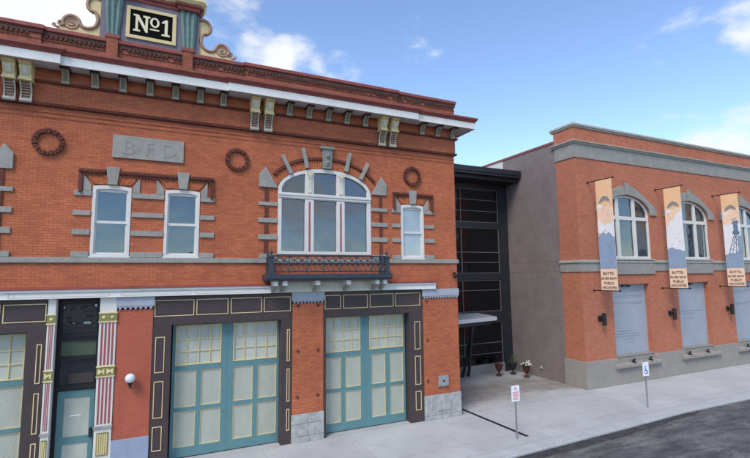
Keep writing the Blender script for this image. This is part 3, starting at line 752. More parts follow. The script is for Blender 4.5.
for x in (3.27, 3.58, 4.70, 5.82, 6.93, 7.24):
    p = MB(); p.box(x - .075, x + .075, -.56, -.103, 5.20, 5.355, 0)
    p.prism([(-.103, 4.98), (-.16, 4.98), (-.46, 5.198), (-.30, 5.198), (-.103, 5.06)], x - .06, x + .06, axis='x', m=1)
    p.build('bracket', ['white_old', 'stone'], bal, bevel=0.006)

# garage doors and their dark surrounds
def gold_rect(mb, x0, x1, z0, z1, y=0.02, w_=0.022):
    mb.prism(rect(x0, x1, z0, z1), y - 0.016, y + 0.001, [rect(x0 + w_, x1 - w_, z0 + w_, z1 - w_)])

def surround(x0, x1, o0, o1, tops, lefts, rights):
    f = MB(); f.prism([(x0, 0), (o0, 0), (o0, 4.06), (o1, 4.06), (o1, 0), (x1, 0), (x1, 4.945), (x0, 4.945)], 0.02, 0.42)
    fo = f.build('door_surround', 'brown', FH, bevel=0.01)
    t = MB()
    for a, b in tops: gold_rect(t, a, b, 4.335, 4.825)
    for a, b in lefts + rights:
        for z0, z1 in ((2.68, 3.73), (1.37, 2.43), (0.44, 1.13)): gold_rect(t, a, b, z0, z1)
    t.build_each('gold_trim', 'gold_line', fo)
    ins = MB()
    for a, b in tops: ins.box(a + .05, b - .05, 0.012, 0.021, 4.385, 4.775)
    for a, b in lefts + rights:
        for z0, z1 in ((2.68, 3.73), (1.37, 2.43), (0.44, 1.13)):
            if b - a > .15: ins.box(a + .045, b - .045, 0.012, 0.021, z0 + .05, z1 - .05)
    ins.build_each('raised_panel', 'brown', fo, bevel=0.008)

def garage_door(x0, leaf):
    """leaf: outlines measured for the two leaves"""
    Y = 0.35
    d = MB()
    hs = []
    for (g0, g1, a0, a1, b0, b1) in leaf:
        hs += [rect(g0, g1, 2.775, 4.005), rect(a0, a1, 1.51, 2.60), rect(b0, b1, 1.51, 2.60), rect(a0, a1, 0.33, 1.38), rect(b0, b1, 0.33, 1.38)]
    lo = min(l[0] for l in leaf) - .09; hi = max(l[1] for l in leaf) + .09
    mid = (leaf[0][1] + leaf[1][0]) / 2
    d.prism(rect(lo, hi, 0.03, 4.10), Y, Y + .07, hs)
    do = d.build('garage_door', 'teal', FH, bevel=0.008)
    for i, (g0, g1, a0, a1, b0, b1) in enumerate(leaf):
        p = MB(); p.box(g0 - .02, g1 + .02, Y + .045, Y + .05, 2.75, 4.03); p.build('pane', 'panel_glass', do)
        mt = MB(); mt.prism(rect(g0, g1, 2.775, 4.005), Y - .012, Y + .04, [rect(g0 + .03, g1 - .03, 2.805, 3.975)])
        for k in range(1, 4):
            x = g0 + (g1 - g0) * k / 4; mt.box(x - .014, x + .014, Y + .012, Y + .042, 2.806, 3.974)
        for z in (3.19, 3.56):
            xs_ = [g0 + .031] + [q for k in range(1, 4) for q in (g0 + (g1 - g0) * k / 4 - .0145, g0 + (g1 - g0) * k / 4 + .0145)] + [g1 - .031]
            for q0, q1 in zip(xs_[::2], xs_[1::2]): mt.box(q0, q1, Y + .014, Y + .042, z - .012, z + .012)
        mt.build('muntin', 'gold_pale', do)
        for j, (q0, q1) in enumerate(((a0, a1), (b0, b1))):
            for z0, z1 in ((1.51, 2.60), (0.33, 1.38)):
                b = MB(); b.box(q0 - .01, q1 + .01, Y + .04, Y + .06, z0 - .01, z1 + .01, 0)
                b.prism(rect(q0, q1, z0, z1), Y + .012, Y + .039, [rect(q0 + .018, q1 - .018, z0 + .018, z1 - .018)], m=1)
                b.build('board_panel', ['boards' if (i + j) % 2 == 0 else 'boards_m', 'gold_pale'], do)
    s = MB(); s.box(mid - .012, mid + .012, Y - .006, Y + .002, 0.05, 4.05); s.build('meeting_strip', 'teal', do)
    MB().box(lo + .02, hi - .02, Y + .03, Y + .06, 0.003, 0.03).build('threshold', 'black', do)

surround(-0.285, 3.965, 0.24, 3.60, [(-.25, .86), (.925, 1.875), (1.955, 2.94), (3.01, 3.91)], [(-.20, .06)], [(3.79, 3.89)])
garage_door(0, [(.37, 1.73, .38, .99, 1.14, 1.74), (2.10, 3.53, 2.12, 2.74, 2.90, 3.52)])
surround(5.08, 9.11, 5.18, 8.52, [(5.13, 5.72), (5.82, 6.77), (6.865, 7.84), (7.92, 9.0)], [], [(8.73, 8.975)])
garage_door(5, [(5.28, 6.61, 5.28, 5.85, 6.02, 6.62), (6.98, 8.40, 7.06, 7.63, 7.82, 8.39)])
surround(-7.2, -2.92, -6.7, -3.35, [(-7.15, -6.05), (-5.98, -5.03), (-4.96, -3.96), (-3.90, -2.94)], [(-7.1, -6.84)], [(-3.11, -2.99)])
garage_door(-6, [(-6.55, -5.2, -6.54, -5.94, -5.8, -5.2), (-4.83, -3.43, -4.82, -4.2, -4.05, -3.43)])
MB().box(XL + .02, -7.21, 0.0, .45, 0.0, 4.95).build('pier', 'brick', FH)

# cast iron pilasters
def pilaster(x0, x1):
    p = MB(); p.box(x0, x1, -0.03, 0.25, 0.003, 4.95); po = p.build('pilaster', 'white', FH, bevel=0.008)
    w_ = x1 - x0
    f = MB(); n = 4 if w_ > .3 else 3
    for z0, z1 in ((3.04, 4.23), (1.42, 2.69)):
        for i in range(n):
            a = x0 + .035 + (w_ - .07) * (i + .22) / n; b = x0 + .035 + (w_ - .07) * (i + .78) / n
            f.box(a, b, -0.036, -0.029, z0, z1)
    f.build_each('red_flute', 'red_stripe', po)
    for z0, z1 in ((4.28, 4.50), (2.74, 2.99)):
        g_ = MB()
        g_.box(x0 - .012, x1 + .012, -0.048, -0.031, z0, z1, 0)
        g_.box(x0 - .02, x1 + .02, -0.06, -0.031, z1, z1 + .03, 1); g_.box(x0 - .02, x1 + .02, -0.06, -0.031, z0 - .03, z0, 1)
        for i in range(2 if w_ > .3 else 1):
            xx = x0 + w_ * ((i + .5) / (2 if w_ > .3 else 1))
            if z0 > 4: g_.lathe([(0.045, -.048), (0.04, -.06), (0.01, -.072)], (xx, 0, 4.39), 10, 1, axis='y')
            else:
                g_.prism([(xx - .08, 2.95), (xx, 2.885), (xx + .08, 2.95), (xx + .08, 2.78), (xx, 2.845), (xx - .08, 2.78)], -0.058, -0.0475, m=1)
                g_.ball((xx, -.055, 2.865), .03, 8, 1)
        g_.build('ornament_band', ['olive', 'gold'], po)
    MB().box(x0 - .02, x1 + .02, -0.07, -0.031, 1.29, 1.37).build('moulding', 'stone', po, bevel=0.01)
    q = MB(); q.box(x0 + w_ * .16, x1 - w_ * .16, -0.05, -0.031, .56, 1.19, 0)
    k = 5 if w_ > .3 else 3
    for i in range(k):
        a = x0 + w_ * .2 + w_ * .6 * (i + .2) / k; q.box(a, a + w_ * .6 * .6 / k, -0.058, -0.049, .60, 1.15, 1)
    q.build('base_ornament', ['olive', 'gold_pale'], po)
pilaster(-1.665, -1.235); pilaster(-2.90, -2.715)

# entrance between the pilasters
Y = 0.40
en = MB(); en.prism(rect(-2.712, -1.668, 0.003, 4.945), Y - .03, Y + .1, [rect(-2.62, -1.78, 3.96, 4.76), rect(-2.62, -1.76, 3.30, 3.72), rect(-2.62, -1.74, 2.50, 3.20), rect(-2.64, -1.72, 0.01, 2.34)])
en.box(-2.712, -1.668, Y - .06, Y - .03, 3.84, 3.93); en.box(-2.712, -1.668, Y - .06, Y - .03, 2.38, 2.46)
en.box(-2.712, -2.69, 0.26, Y - .03, 0.003, 4.94); en.box(-1.69, -1.668, 0.26, Y - .03, 0.003, 4.94)
eno = en.build('entrance', 'black', FH)
MB().box(-2.64, -1.76, Y + .03, Y + .04, 3.94, 4.78).box(-2.64, -1.72, Y + .05, Y + .06, 2.48, 3.22).build_each('pane', 'glass_dark', eno)
MB().box(-2.64, -1.74, Y + .02, Y + .03, 3.28, 3.74).build('transom_panel', 'green_glass', eno)
MB().box(-2.40, -1.78, Y + .02, Y + .045, 2.52, 2.80).build('notice_board', 'brown', eno)
dr = MB(); dr.prism(rect(-2.635, -1.725, 0.012, 2.335), Y, Y + .05, [rect(-2.47, -1.85, 1.06, 2.14), rect(-2.47, -1.85, .16, .87)])
dro = dr.build('entrance_door', 'teal', FH, bevel=0.006)
MB().box(-2.49, -1.83, Y + .03, Y + .036, .14, 2.16).build('pane', 'panel_glass', dro)
MB().box(-2.33, -2.05, Y + .015, Y + .03, 1.62, 1.645).build('mail_slot', 'sign_white', dro)
MB().box(-1.83, -1.76, Y - .05, Y - .001, 1.0, 1.26).build('handle', 'black', dro, bevel=0.01)

# crest with the number
CY = 0.02
cr = MB(); cr.box(-2.05, 0.76, CY, CY + .35, 12.765, 14.95); cro = cr.build('crest', 'purple', FH)
def teal_fan(xt0, xt1, xb0, xb1):
    p = MB(); n = 3
    for i in range(n):
        a, b = xt0 + (xt1 - xt0) * i / n, xt0 + (xt1 - xt0) * (i + 1) / n; c_, d_ = xb0 + (xb1 - xb0) * i / n, xb0 + (xb1 - xb0) * (i + 1) / n
        yf = CY - .13; yb = CY - .001; mdt, mdb = (a + b) / 2, (c_ + d_) / 2
        p.add([(a, yf + .05, 14.24), (mdt, yf, 14.24), (b, yf + .05, 14.24), (b, yb, 14.24), (a, yb, 14.24), (c_, yf + .07, 12.885), (mdb, yf + .04, 12.885), (d_, yf + .07, 12.885), (d_, yb, 12.885), (c_, yb, 12.885)],
              [(0, 1, 6, 5), (1, 2, 7, 6), (2, 3, 8, 7), (4, 0, 5, 9), (3, 4, 9, 8), (0, 4, 3, 2, 1), (5, 6, 7, 8, 9)])
    p.build('fluted_pilaster', 'teal_crest', cro)
teal_fan(-1.96, -1.44, -1.86, -1.54); teal_fan(.15, .67, .27, .62)
SZ = -0.045
sg = MB(); sg.prism(rect(-1.36, 0.06, 12.99 + SZ, 14.03 + SZ), CY - .05, CY - .001, [rect(-1.255, -0.05, 13.095 + SZ, 13.93 + SZ)], m=0); sg.box(-1.255, -0.05, CY - .02, CY - .001, 13.095 + SZ, 13.93 + SZ, 1)
sgo = sg.build('number_sign', ['gold_pale', 'black_flat'], cro)
lt = MB(); y0, y1 = CY - .035, CY - .0195
# N with serifs, raised o over a bar, 1
lt.prism([(-1.17, 13.24), (-.97, 13.24), (-.97, 13.29), (-1.035, 13.30), (-1.035, 13.63), (-.815, 13.24), (-.76, 13.24), (-.76, 13.72), (-.70, 13.73), (-.70, 13.79), (-.90, 13.79), (-.90, 13.73), (-.83, 13.72), (-.83, 13.44), (-1.02, 13.79), (-1.17, 13.79), (-1.17, 13.74), (-1.105, 13.73), (-1.105, 13.30), (-1.17, 13.29)], y0, y1)
oc = (-.565, 13.625); eo = [(oc[0] + .135 * math.cos(2 * math.pi * i / 28), oc[1] + .165 * math.sin(2 * math.pi * i / 28)) for i in range(28)]
ei = [(oc[0] + .07 * math.cos(2 * math.pi * i / 28), oc[1] + .115 * math.sin(2 * math.pi * i / 28)) for i in range(28)]
lt.prism(eo, y0, y1, [ei]); lt.box(-.70, -.43, y0, y1, 13.36, 13.405)
lt.prism([(-.36, 13.24), (-.12, 13.24), (-.12, 13.29), (-.19, 13.30), (-.19, 13.79), (-.25, 13.79), (-.36, 13.70), (-.36, 13.65), (-.275, 13.67), (-.275, 13.30), (-.36, 13.29)], y0, y1)
lt.v = [(x, y, z + SZ) for x, y, z in lt.v]; lt.build('lettering', 'cream_letter', sgo)
ct = MB()
p0 = [(-2.07, .37), (-2.07, CY), (-1.99, CY), (-1.99, CY - .15), (-1.41, CY - .15), (-1.41, CY), (.12, CY), (.12, CY - .15), (.70, CY - .15), (.70, CY), (.78, CY), (.78, .37)]
ct.sweep([(-.05, 14.16), (0.02, 14.16), (0.04, 14.20), (0.04, 14.25), (0.10, 14.30), (0.10, 14.36), (-.05, 14.36)], p0, m=0)
ct.sweep([(-.05, 14.362), (0.12, 14.362), (0.19, 14.46), (0.19, 14.55), (0.12, 14.60), (-.05, 14.60)], p0, m=1)
ct.box(-2.0, .72, CY + .02, .34, 14.952, 15.0, 0)
ct.prism([(-2.0, 15.002), (.7, 15.002), (.2, 15.3), (-.65, 15.45), (-1.5, 15.3)], CY, .33, m=1)
ct.build('crest_cornice', ['red', 'gold'], cro)
def smooth_line(p, n=5):
    o = []
    for i in range(len(p) - 1):
        a, b, c, d = p[max(0, i - 1)], p[i], p[i + 1], p[min(len(p) - 1, i + 2)]
        for k in range(n):
            t = k / n
            o.append(tuple(.5 * (2 * b[j] + (c[j] - a[j]) * t + (2 * a[j] - 5 * b[j] + 4 * c[j] - d[j]) * t * t + (3 * b[j] - a[j] - 3 * c[j] + d[j]) * t ** 3) for j in (0, 1)))
    return o + [p[-1]]
sc = [(.765, 14.02), (.90, 14.06), (1.03, 14.00), (1.11, 13.86), (1.10, 13.70), (1.02, 13.60), (.92, 13.58), (.85, 13.47), (.83, 13.32), (.88, 13.14), (1.0, 13.04), (1.15, 13.02), (1.26, 13.09), (1.32, 13.22), (1.42, 13.31), (1.55, 13.32), (1.67, 13.22), (1.71, 13.08), (1.68, 12.98)]
sc = smooth_line(sc)
def spiral(cx, cz, r0, r1, t0, t1, n=26): return [(cx + (r0 + (r1 - r0) * i / n) * math.cos(t0 + (t1 - t0) * i / n), cz + (r0 + (r1 - r0) * i / n) * math.sin(t0 + (t1 - t0) * i / n)) for i in range(n + 1)]
for mir in (False, True):
    mx = (lambda x: -1.29 - x) if mir else (lambda x: x)
    body = [(.765, 12.77)] + [(x, z) for x, z in sc] + [(1.75, 12.97), (1.86, 12.86), (1.9, 12.77)]
    b = MB(); b.prism([(mx(x), z) for x, z in (body[::-1] if mir else body)], CY + .06, CY + .22)
    bo = b.build('scroll', 'gold_pale', cro)
    t = MB(); T3 = lambda pts: [(mx(x), CY + .055, z) for x, z in pts]
    t.tube(T3(sc), 0.055, 8)
    t.tube(T3(spiral(1.49, 13.11, 0.21, 0.03, R(20), R(20) - 4.1 * math.pi, 48)), 0.030, 7)
    t.tube(T3([(1.68, 12.98), (1.76, 12.97), (1.82, 13.02), (1.81, 13.09), (1.75, 13.10)]), 0.036, 7)
    t.tube(T3([(1.80, 12.92), (1.88, 12.90), (1.95, 12.94), (1.94, 13.0)]), 0.032, 7)
    t.ball((mx(1.755), CY + .09, 13.08), 0.055, 10); t.ball((mx(1.925), CY + .09, 12.98), 0.05, 10); t.ball((mx(1.47), CY + .07, 13.10), 0.05, 10)
    t.build('scroll_moulding', 'tan', bo, smooth=True)

# ================================================================== GLAZED LINK BUILDING
LK = thing('glazed_link_building', 'dark glass entrance block set back between the two brick buildings', 'building', (14.5, 5.6, 0))
GY = 5.60
gw = MB(); gw.box(10.765, 17.75, GY, GY + .02, 0.45, 10.45); gw.build('glass_wall', 'curtain', LK)
fr = MB()
for x in (13.2, 15.05, 17.70):
    for z0, z1 in ((0.52, 3.38), (3.42, 5.14), (5.56, 8.12), (8.49, 10.42)): fr.box(x - .022, x + .022, GY - .05, GY - .002, z0, z1)
for z in (10.40, 9.79, 9.14, 8.50, 8.15, 6.76, 6.18, 5.58, 5.15, 4.60, 3.42, 1.65, 1.07, 7.5):
    if z == 7.5: continue
    xs_ = [10.77, 13.174, 13.226, 15.024, 15.076, 17.674, 17.726, 17.75]
    for a, b in zip(xs_[::2], xs_[1::2]): fr.box(a, b, GY - .045, GY - .002, z - .018, z + .018)
fr.build('mullion', 'mullion', LK)
bd = MB()
for z0, z1 in ((8.18, 8.47), (5.19, 5.55), (2.75, 3.39), (10.43, 10.75)): bd.box(10.77, 17.75, GY - .07, GY - .001, z0, z1)
bd.box(17.752, 18.376, GY - .10, GY + .3, 0.0, 10.75); bd.box(10.765, 14.3, GY - .3, GY - .08, 0.0, 2.6)
bd.build_each('spandrel', 'steel_dark', LK)
MB().box(14.3, 17.75, GY - .12, GY + .2, 0.0, 0.50).build('kerb_wall', 'plinth', LK)
rf = MB(); rf.box(10.765, 18.376, 4.24, 13.0, 10.96, 11.32); rf.box(10.765, 18.376, 4.20, 4.238, 11.10, 11.38); rf.box(10.765, 18.376, 4.5, GY + .2, 10.76, 10.958)
rf.build('roof', 'steel_dark', LK, bevel=0.01)
MB().box(10.765, 17.75, GY + .03, GY + .1, 0.0, 10.9).build('inner_wall', 'black', LK)
MB().box(17.1, 18.376, 4.9, 5.3, 11.322, 11.52).build('flashing', 'white', LK)
cn = MB(); cn.prism([(10.9, 2.25), (15.35, 3.15), (15.9, 5.45), (10.9, 5.45)], 3.18, 3.36, axis='z', m=0)
cn.prism([(10.95, 2.45), (15.1, 3.3), (15.7, 5.44), (10.95, 5.44)], 2.98, 3.178, axis='z', m=1)
cn.build('entrance_canopy', ['canopy', 'steel_dark'], LK)
for pts in (((15.15, 5.42, 0), (13.75, 3.1, 3.0)), ((14.75, 5.40, 0), (14.15, 3.5, 3.0))):
    MB().tube(pts, 0.085, 8).build('slanted_column', 'steel_dark', LK)

# ================================================================== ARCHIVE BUILDING (right)
AR = thing('brick_archive_building', 'two storey red brick archive with grey stone bands and arched windows', 'building', (30, 0.486, 0))
AX, AY, AE = 18.38, 0.486, 50.5
bays = [(21.97 + 5.32 * i) for i in range(5)]; wins = [(22.02 + 5.36 * i) for i in range(5)]
def awin(c, d=0.0, z0=6.22): return [(c - 1.82 + d, z0 + d), (c + 1.82 - d, z0 + d)] + ell(c, 8.55, 1.82 - d, 1.03 - d, 20)
hs = [awin(c) for c in wins] + [rect(c - 1.43, c + 1.43, 1.28, 4.92) for c in bays]
w = MB(); w.prism(rect(AX, AE, 1.28, 12.2), AY, AY + .4, hs)
w.box(AX, AX + .35, AY + .4, 1.68, 1.28, 12.2); w.box(AE - .4, AE, AY + .4, 20, 0, 12.2)
w.build('wall', 'brick_new', AR)
sd = MB(); sd.box(AX + .004, AX + .35, 1.682, 5.72, 6.135, 12.33); sd.box(AX + .004, AX + .35, 1.682, 5.72, 5.60, 6.12); sd.box(AX + .004, AX + .35, 1.682, 5.72, 0.0, 5.585); sd.box(AX + .012, AX + .35, 1.70, 5.70, 5.5, 6.2)
sd.build('side_wall', 'taupe', AR)
MB().box(AX + .004, AX + .35, 5.722, 20, 0.0, 12.33).build('rear_side_wall', 'white', AR)
MB().box(AX - .03, AX + .38, 1.80, 20, 12.332, 12.45).build('side_coping', 'red', AR)
MB().box(AX + .36, AE - .4, AY + .41, 20, 11.9, 12.0).build('roof', 'membrane', AR)
AP = [(AX, 1.69), (AX, AY), (AE, AY)]
s = MB(); s.sweep([(0.001, 12.20), (0.001, 12.86), (-0.35, 12.86), (-.35, 12.20)], [(AX - .0, 1.75), (AX - .0, AY), (AE, AY)]); par = s.build('parapet', 'brick_new', AR)
s = MB(); s.sweep([(-.40, 12.862), (0.05, 12.862), (0.05, 12.93), (0.10, 12.95), (0.10, 13.04), (0.06, 13.07), (-.40, 13.07)], [(AX, 1.90), (AX, AY), (AE, AY)]); s.build('coping', 'stone_light', par)
s = MB(); s.sweep([(0.001, 11.30), (0.04, 11.30), (0.04, 11.99), (0.001, 11.99)], AP); co_ = s.build('cornice', 'stone_new', AR)
s = MB(); s.sweep([(0.001, 11.992), (0.07, 11.992), (0.10, 12.03), (0.10, 12.07), (0.17, 12.10), (0.17, 12.15), (0.03, 12.198), (0.001, 12.198)], [(AX, 1.85), (AX, AY), (AE, AY)]); s.build('cap', 'stone_light', co_)
# belt: pilaster strips and deeper blocks under the windows
def belt_seg(x0, x1, z0, z1, y):
    s = MB(); s.box(x0, x1, AY - y, AY - .001, z0, z1 - .10, 0); s.box(x0, x1, AY - y - .04, AY - .001, z1 - .10, z1, 1); return s
s = MB(); s.sweep([(0.001, 5.58), (0.045, 5.58), (0.045, 6.02), (0.001, 6.02)], [(AX, 1.69), (AX, AY), (bays[0] - 1.55, AY)]); bo = s.build('belt_course', 'stone_new', AR)
s = MB(); s.sweep([(0.001, 6.022), (0.10, 6.022), (0.10, 6.13), (0.001, 6.15)], [(AX, 1.72), (AX, AY), (AE, AY)]); s.build('belt_cap', 'stone_light', bo)
for i, c in enumerate(bays):
    s = MB(); s.box(c - 1.55, c + 1.95, AY - .07, AY - .001, 5.42, 6.02); s.build('lintel_stone', 'stone_new', AR, bevel=0.008)
    nx = bays[i + 1] - 1.55 if i < 4 else AE
    s = MB(); s.box(c + 1.952, nx - .002, AY - .045, AY - .001, 5.58, 6.02); s.build('belt_block', 'stone_new', AR)
# windows
for c in wins:
    f = MB(); hh = []
    def topz(x): return 8.55 + 0.92 * math.sqrt(max(0, 1 - ((x) / 1.70) ** 2))
    for a, b in ((-1.68, -.77), (-.53, .53), (.77, 1.68)):
        hh.append(rect(c + a, c + b, 6.36, 8.27)); n = 8
        hh.append([(c + a, 8.46), (c + b, 8.46)] + [(c + b + (a - b) * i / n, max(8.47 + 0.001 * i, topz(b + (a - b) * i / n))) for i in range(n + 1)])
    f.prism(awin(c, 0.0, 6.225), AY + .06, AY + .20, hh)
    wo = f.build('window', 'white', AR, bevel=0.008)
    p = MB(); p.prism(awin(c, 0.05), AY + .13, AY + .137); p.build('pane', 'glass_arch', wo)
    s = MB()
    half = [(0, 10.14), (.6, 10.02), (1.15, 9.74), (1.75, 9.34), (2.36, 8.93), (2.36, 8.58)]
    outer = [(c - x, z) for x, z in half[::-1]] + [(c + x, z) for x, z in half[1:]]
    inner = ell(c, 8.58, 1.815, 1.01, 20)     # right to left
    s.prism(outer + inner, AY - .09, AY - .001)
    s.prism([(c - .2, 10.24), (c + .2, 10.24), (c + .14, 9.595), (c - .14, 9.595)], AY - .14, AY - .0915)
    s.build('stone_arch', 'stone_new', wo, bevel=0.01)
    MB().box(c - 1.9, c + 1.9, AY - .13, AY + .06, 6.152, 6.222).build('sill', 'stone_light', wo)
# blanked ground floor openings
for i, c in enumerate(bays):
    p = MB(); p.box(c - 1.428, c + 1.428, AY + .25, AY + .3, 1.36, 4.915)
    po = p.build('blank_panel', 'panel_blue', AR)
    t = MB()
    rnd = random.Random(i)
    def line(z, x0, x1, h=.022):
        x = x0
        while x < x1:
            wd = rnd.uniform(.05, .16); t.box(x, min(x + wd, x1), AY + .243, AY + .2495, z, z + h); x += wd + .035
    rows = [(4.52, .2, 1.0), (4.30, -1.0, 1.2), (4.22, -.9, 1.1), (3.95, -1.1, 1.2), (3.88, .2, 1.1)] if i == 0 else [(3.30, -1.2, 1.2), (3.18, -1.1, .3), (2.9, -.7, .2)] if i == 1 else [(4.3, -1.2, 1.1), (4.2, -1.2, .6), (3.6, -1.0, 1.0), (3.5, -.9, .4)]
    if i == 0: rows += [(2.50, -.9, .3), (2.36, -1.2, .6), (2.24, -1.15, .8), (2.12, -.6, .3), (1.95, -.1, .3)]
    for z, a, b in rows: line(z, c + a, c + b)
    t.build('faint_lettering', 'panel_line', po)
    t = MB()
    for x in (c - .35, c + .05): t.box(x - .09, x + .09, AY + .13, AY + .249, 4.78, 4.86)
    t.build_each('panel_clip', 'black', po)
    s = MB(); s.box(c - 1.43, c + 1.43, AY + .02, AY + .38, 1.0, 1.355); s.build('window_apron', 'plinth', AR)
    s = MB(); s.prism([(AY + .02, .80), (AY - .26, .80), (AY - .28, .84), (AY - .28, .97), (AY + .02, 1.03)], c - 1.72, c + 1.72, axis='x'); s.build('ledge', 'plinth', AR, bevel=0.01)
s = MB(); s.prism([(AX - .09, 0), (AX - .09, 1.28), (bays[0] - 1.44, 1.28), (bays[0] - 1.44, 0)], AY - .10, AY + .3)
s.box(AX - .09, AX + .3, AY + .3, 1.72, 0, 1.28)
for i, c in enumerate(bays):
    s.box(c - 1.44, c + 1.44, AY - .10, AY + .018, 0.0, 1.02)
    nx = bays[i + 1] - 1.44 if i < 4 else AE
    s.box(c + 1.44, nx, AY - .10, AY + .3, 0.0, 1.28)
s.build('plinth', 'plinth', AR, bevel=0.012)

# ================================================================== THINGS ON THE ARCHIVE
BG = 'vertical banners hung out from the archive wall'
def banner(x, label, kind):
    r = thing('banner', label, 'banner', (x, AY, 4.7), BG)
    y0, y1 = 0.03, -0.85       # wall side, street side
    Z0, Z1 = 4.64, 10.06
    cl = MB(); n = 30; vs = []; th = .008
    def bow(z): return 0.02 * math.sin((z - Z0) / (Z1 - Z0) * math.pi)
    W = lambda f: y0 + (y1 - y0) * f
    cl.box(x - .006, x + .006, y1, y0, Z0, Z1, 0)
    for sgn in (-1, 1):
        def pat(pts, m, k):
            xa = x + sgn * (.0065 + .0022 * k); xb = x + sgn * .0064
            if kind['flip'] and sgn > 0: pass
            cl.prism([(W(f), z) for f, z in pts], min(xa, xb), max(xa, xb), axis='x', m=m)
        for pts, m, k in kind['shapes']: pat(pts, m, k)
    co = cl.build('cloth', ['peach', 'peach_pale', 'cloth_white', 'cloth_blue', 'cloth_grey', 'cloth_dark', 'cloth_mist', 'cloth_steel'], r)
    t = MB()
    for sgn in (-1, 1):
        for body, z, sz in (('BUTTE-', 5.42, .185), ('SILVER BOW', 5.19, .148), ('PUBLIC', 4.96, .175), ('ARCHIVES', 4.75, .172)):
            vs, fs = text_geo(body, sz, 0.002, bold=0.004)
            mid = (y0 + y1) / 2
            t.add([(x + sgn * (.0165 + v[2]), mid - (-sgn) * v[0] * (1 if True else 1) if False else mid + sgn * v[0], z + v[1]) for v in vs], fs)
    t.build('lettering', 'cloth_dark', co)
    for z in (Z1 - .01, Z0 + .02):
        p = MB(); p.tube([(x, AY - .001, z), (x, y1 - .10, z)], 0.024, 8); p.lathe([(0.06, 0), (0.06, -.03), (0.03, -.05)], (x, AY - .001, z), 10, axis='y'); p.ball((x, y1 - .11, z), 0.045, 10)
        p.build('pole', 'black', r)
    return r
def dome(cf, cz, w_, h):
    up = [(cf + w_ * math.cos(math.pi * i / 12), cz + h * math.sin(math.pi * i / 12)) for i in range(13)]
    dn = [(cf - w_ * .62, cz + h * .12), (cf - w_ * .2, cz - h * .10), (cf + w_ * .25, cz + h * .10), (cf + w_ * .7, cz - h * .12)]
    return up + dn
TXT = [([(0, 5.70), (1, 5.70), (1, 4.645), (0, 4.645)], 1, 1)]
def wing(z, f0=.14, f1=.88):
    # a grey cap of cloud: a low irregular arch, scalloped underneath
    w_ = f1 - f0
    top = [(f0 + w_ * t, z + h) for t, h in ((0, -.16), (.05, -.02), (.16, .10), (.30, .18), (.46, .22), (.62, .21), (.78, .15), (.90, .04), (1, -.14))]
    bot = [(f0 + w_ * t, z + h) for t, h in ((.93, -.13), (.86, -.03), (.77, -.10), (.68, .03), (.58, -.04), (.47, .04), (.36, -.06), (.27, -.02), (.17, -.12), (.08, -.10))]
    return top + bot
def emblem(z): return [(wing(z), 4, 3), ([(.05, z - .30), (.12, z - .16), (.22, z - .14), (.27, z - .22), (.36, z - .20), (.40, z - .30), (.26, z - .36), (.12, z - .37)], 2, 2)]
def specks(pts, m=6): return [([(f - .035, z), (f, z + .03), (f + .04, z + .015), (f + .02, z - .02)], m, 4) for f, z in pts]
cloudy1 = [(0, 7.45), (0, 7.95), (.12, 8.10), (.22, 8.0), (.34, 7.85), (.5, 7.78), (.62, 7.9), (.8, 7.85), (1, 8.05), (1, 7.2), (.5, 7.4)]
b1 = banner(19.2, 'peach and blue banner nearest the grey stucco wall, with a blue mountain peak', dict(flip=False, shapes=[([(0, 8.8), (.3, 8.6), (.7, 8.75), (1, 8.6), (1, 7.6), (0, 7.6)], 1, 1), (cloudy1, 2, 2), ([(0, 7.25), (.12, 7.38), (.25, 7.42), (.40, 7.56), (.5, 7.58), (.62, 7.45), (.75, 7.40), (.9, 7.22), (1, 7.18), (1, 5.70), (0, 5.70)], 3, 3), ([(.36, 7.46), (.45, 7.53), (.52, 7.545), (.60, 7.45), (.57, 7.36), (.52, 7.42), (.47, 7.34), (.42, 7.42)], 2, 4)] + emblem(9.0) + specks([(.72, 8.5), (.84, 8.75), (.66, 8.3), (.15, 7.85)]) + TXT))
b2 = banner(24.5, 'peach and blue banner with a large white snow field, hung between the other two banners', dict(flip=False, shapes=[([(0, 8.7), (.4, 8.85), (1, 8.95), (1, 7.8), (0, 7.8)], 1, 1), ([(0, 6.5), (0, 7.9), (.15, 8.0), (.3, 8.25), (.5, 8.32), (.62, 8.55), (.8, 8.62), (1, 8.9), (1, 6.5)], 2, 2), ([(0, 6.72), (.15, 6.80), (.35, 6.82), (.5, 6.70), (.7, 6.70), (.85, 6.62), (1, 6.62), (1, 5.70), (0, 5.70)], 3, 3)] + emblem(9.05) + specks([(.2, 8.6), (.28, 8.3), (.5, 8.05), (.45, 7.5), (.6, 7.3), (.3, 7.0), (.75, 7.1), (.2, 8.85)]) + TXT))
frame_sh = []
for a, za, bb, zb, wd in ((.64, 7.7, .22, 6.5, .022), (.72, 7.7, .66, 6.5, .022), (.80, 7.7, .82, 6.9, .022), (.50, 7.3, .78, 7.0, .015), (.40, 7.0, .74, 7.25, .015), (.34, 6.85, .72, 6.65, .015), (.60, 7.65, .76, 7.3, .015), (.78, 7.6, .56, 7.3, .015), (.66, 7.6, .44, 6.5, .014), (.30, 6.7, .64, 6.95, .013)):
    frame_sh.append(([(a - wd, za), (a + wd, za), (bb + wd, zb), (bb - wd, zb)], 7, 4))
